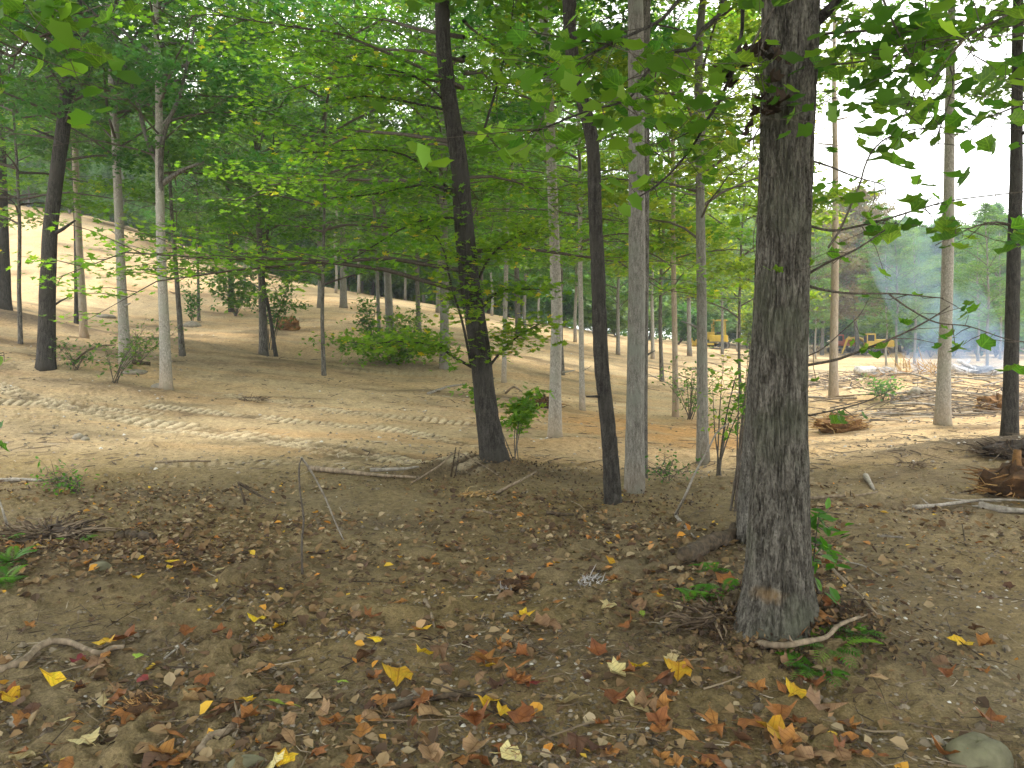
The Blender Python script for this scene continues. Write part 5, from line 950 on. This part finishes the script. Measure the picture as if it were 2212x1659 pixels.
def dens(dx, dy):
    d = .55 + .9 * (float(vnoise(dx * .008, dy * .011, 0, 4)) - .4) * 2
    if dx > 1880: d *= .25
    if 950 < dx < 1500 and 1150 < dy < 1560: d *= 1.5
    if 1150 < dx < 1420 and 1370 < dy < 1430: d *= .2
    if dx > 1400 and dy > 1450 and dx < 1900: d *= 1.6
    if dx < 420 and 1250 < dy < 1440: d *= .6
    return d
while cnt < 266:
    dx = rng.uniform(0, 2212); dy = 1140 + 530 * rng.uniform(0, 1) ** .8
    if rng.uniform() > dens(dx, dy): continue
    k = rng.choice(list(KINDS), p=[.46, .26, .06, .06, .14, .01, .01]); sz_ = rng.uniform(.065, .135); v_ = int(rng.integers(8)); lm_ = min(LAND, key=lambda q: (q[0] - dx) ** 2 + ((q[1] - dy) * 1.5) ** 2)
    shp = 'pointed-lobed' if (v_ % 2 == 0) != (k == 'red') else 'squarish' if v_ % 4 == 1 else 'narrow'
    fleaf(k, dx, dy, sz_, f"{'large' if sz_ > .11 else 'small' if sz_ < .085 else 'middling'} {shp} {names[k]} {lm_[2]}", 'fallen leaves on the foreground soil', v_); cnt += 1
# smaller litter, twigs, pebbles and clods as masses
def scatter(n, f, dy0, dy1, pw, x0=-60, x1=2272):
    P = []
    D = np.geomspace(2.6, 26, 4000)
    while len(P) < n:
        m_ = n * 2; dx = rng.uniform(x0, x1, m_); dy = dy0 + (dy1 - dy0) * rng.uniform(0, 1, m_) ** pw; d = 1285 / np.maximum(dy * K - HY, 1.)
        x = (dx * K - CX) / F * d; keep = rng.uniform(0, 1, m_) < f(dx, dy, x, d); P += list(np.column_stack([x, d])[keep])
    P = np.array(P[:n]); return np.column_stack([P, Z(P[:, 0], P[:, 1])])
def fl(dx, dy, x, d): return np.clip(.35 + 2.2 * fbm(x * .9, d * .9, o=3, s=91), .03, 1) * np.where(dx > 1830, .35, 1) * np.where(dy < 1030, .12, 1) * np.clip(1.15 - (dy - 1130) / 260, .1, 1)
LIT = tintm('leaf_litter', [(0, (.04, .028, .02)), (.3, (.11, .07, .04)), (.6, (.2, .125, .055)), (.82, (.28, .205, .11)), (.94, (.38, .31, .19)), (.97, (.55, .22, .04)), (1, (.6, .42, .05))], tr=.12)
P = scatter(14000, fl, 1010, 1700, 1.15); P[:, 2] += .012
V, Fc, T = leaves(rng, P, .036, RHOMB, .35); V[:, 2] += 0
P2 = scatter(2400, fl, 1050, 1700, 1.1); P2[:, 2] += .018; V2, F2, T2 = leaves(rng, P2, .065, (OVAL[0] * [1.5, 1, 2.5], OVAL[1]), .4)
PM = []
for bx_, by_, rr_, nn_ in [(mbase[0], mbase[1], .42, 1500), (lbase[0], lbase[1], .8, 900), (gp(1540, 1290)[0], gp(1540, 1290)[1], .4, 600), (gp(110, 1165)[0], gp(110, 1165)[1], .7, 600), (gp(1345, 1085)[0], gp(1345, 1085)[1], .8, 500)]:
    PM.append(np.column_stack([rng.normal(bx_ + .03, rr_ * .75, nn_), rng.normal(by_ - .12, rr_ * .45, nn_)]))
PM = np.vstack(PM); PM = np.column_stack([PM, Z(PM[:, 0], PM[:, 1]) + rng.uniform(.005, .05, len(PM))]); VM, FM, TM = leaves(rng, PM, .035, RHOMB, .6, rng.uniform(0, .85, len(PM)) ** 1.6)
tag(build('leaf_litter', [(VM, FM, 0, False, TM), (V, Fc, 0, False, T), (V2, F2, 0, False, np.clip(T2 * .9 + .1, 0, 1))], [LIT]), 'fine brown leaf litter strewn over the foreground soil', None, None, 'stuff')
def bits(P, L, r_, m, name, lab, zt=.15, up=.01):
    n = len(P); a = rng.uniform(0, 2 * pi, n); l = L * rng.uniform(.4, 1.6, n); dv = np.column_stack([np.cos(a), np.sin(a), rng.normal(0, zt, n)]); s = np.column_stack([-np.sin(a), np.cos(a), np.zeros(n)]); bend = s * (rng.normal(0, .15, n) * l)[:, None]
    R_ = (r_ * rng.uniform(.6, 1.5, n))[:, None]; A = P + [0, 0, up]; B = A + dv * (l / 2)[:, None] + bend; C_ = A + dv * l[:, None]; u3 = np.array([0, 0, 1.]); V = []
    for q, k in ((A, 1), (B, .85), (C_, .35)): V += [q + s * R_ * k, q + u3 * R_ * k * 1.3, q - s * R_ * k]
    V = np.stack(V, 1); f = np.array([[0, 1, 4, 3], [1, 2, 5, 4], [3, 4, 7, 6], [4, 5, 8, 7]]); Fc = (f[None] + (np.arange(n) * 9)[:, None, None]).reshape(-1, 4)
    tag(build(name, [(V.reshape(-1, 3), Fc, 0, True, np.repeat(rng.uniform(0, 1, n), 9))], [m]), lab, None, None, 'stuff')
TW = tintm('twig_litter', [(0, (.03, .022, .016)), (.55, (.11, .078, .05)), (.9, (.22, .17, .11)), (1, (.4, .34, .25))])
bits(scatter(4600, lambda dx, dy, x, d: np.clip(.5 + 2 * fbm(x * .8, d * .8, o=3, s=95), .1, 1) * np.clip(1.3 - (dy - 1150) / 450, .25, 1), 960, 1700, 1.), .075, .002, TW, 'twig_litter', 'fine twigs and bark shreds strewn over the foreground soil')
bits(scatter(150, lambda dx, dy, x, d: .6, 960, 1690, .9), .32, .0035, TW, 'twig_litter', 'longer loose twigs strewn over the foreground soil', .06, .012)
# debris over the clearing
def far_scatter(n, d0, d1, f):
    out = []
    while len(out) < n:
        d = d0 * (d1 / d0) ** rng.uniform(0, 1, n); u = rng.uniform(-60, 1090, n); x = (u - CX) / F * d; k = rng.uniform(0, 1, n) < f(x, d, u); out += list(np.column_stack([x, d])[k])
    P = np.array(out[:n]); return np.column_stack([P, Z(P[:, 0], P[:, 1])])
bits(far_scatter(2000, 9.5, 40, lambda x, d, u: np.clip(.3 + 2.5 * fbm(x * .4, d * .5, o=3, s=97) + (u > 760) * .5, .04, 1)), .26, .006, TW, 'clearing_debris', 'broken twigs strewn over the cleared slope', .08, .01)
bits(far_scatter(1500, 15, 34, lambda x, d, u: (u > 790) * np.clip(.4 + 2 * fbm(x * .5, d * .5, s=99), .1, 1)), .7, .016, TW, 'brush_debris', 'pale broken brush strewn through the hollow at right', .18, .02)
ST = tintm('pebbles', [(0, (.1, .08, .055)), (.6, (.22, .18, .125)), (.9, (.36, .32, .26)), (1, (.6, .58, .52))])
PEB = (np.array([[1, 0, 0], [.3, .9, .1], [-.9, .5, 0], [-.7, -.8, 0], [.4, -.9, .05], [0, 0, .75], [.45, .3, .6]], float) * .5, np.array([[0, 1, 6], [1, 5, 6], [0, 6, 5], [1, 2, 5], [2, 3, 5], [3, 4, 5], [4, 0, 5]]))
P = scatter(9000, lambda dx, dy, x, d: np.clip(.5 + 2 * fbm(x * .7, d * .7, s=101), .1, 1), 960, 1700, 1.1); V, Fc, T = leaves(rng, P, .022, PEB, .15)
P = scatter(500, lambda dx, dy, x, d: np.clip(.5 + 2 * fbm(x * .7, d * .7, s=102), .1, 1), 960, 1700, 1.1); V2, F2, T2 = leaves(rng, P, .05, PEB, .2, rng.uniform(0, .6, len(P)))
P = far_scatter(2200, 9.5, 36, lambda x, d, u: np.clip(.4 + 2.5 * fbm(x * .5, d * .6, s=103), .05, 1)); V3, F3, T3 = leaves(rng, P, .055, PEB, .2, rng.uniform(0, 1, len(P)) ** 1.3)
tag(build('pebbles', [(V, Fc, 0, True, T ** 3), (V2, F2, 0, False, T2), (V3, F3, 0, False, T3)], [ST]), 'small stones and soil crumbs over the foreground soil', None, None, 'stuff')
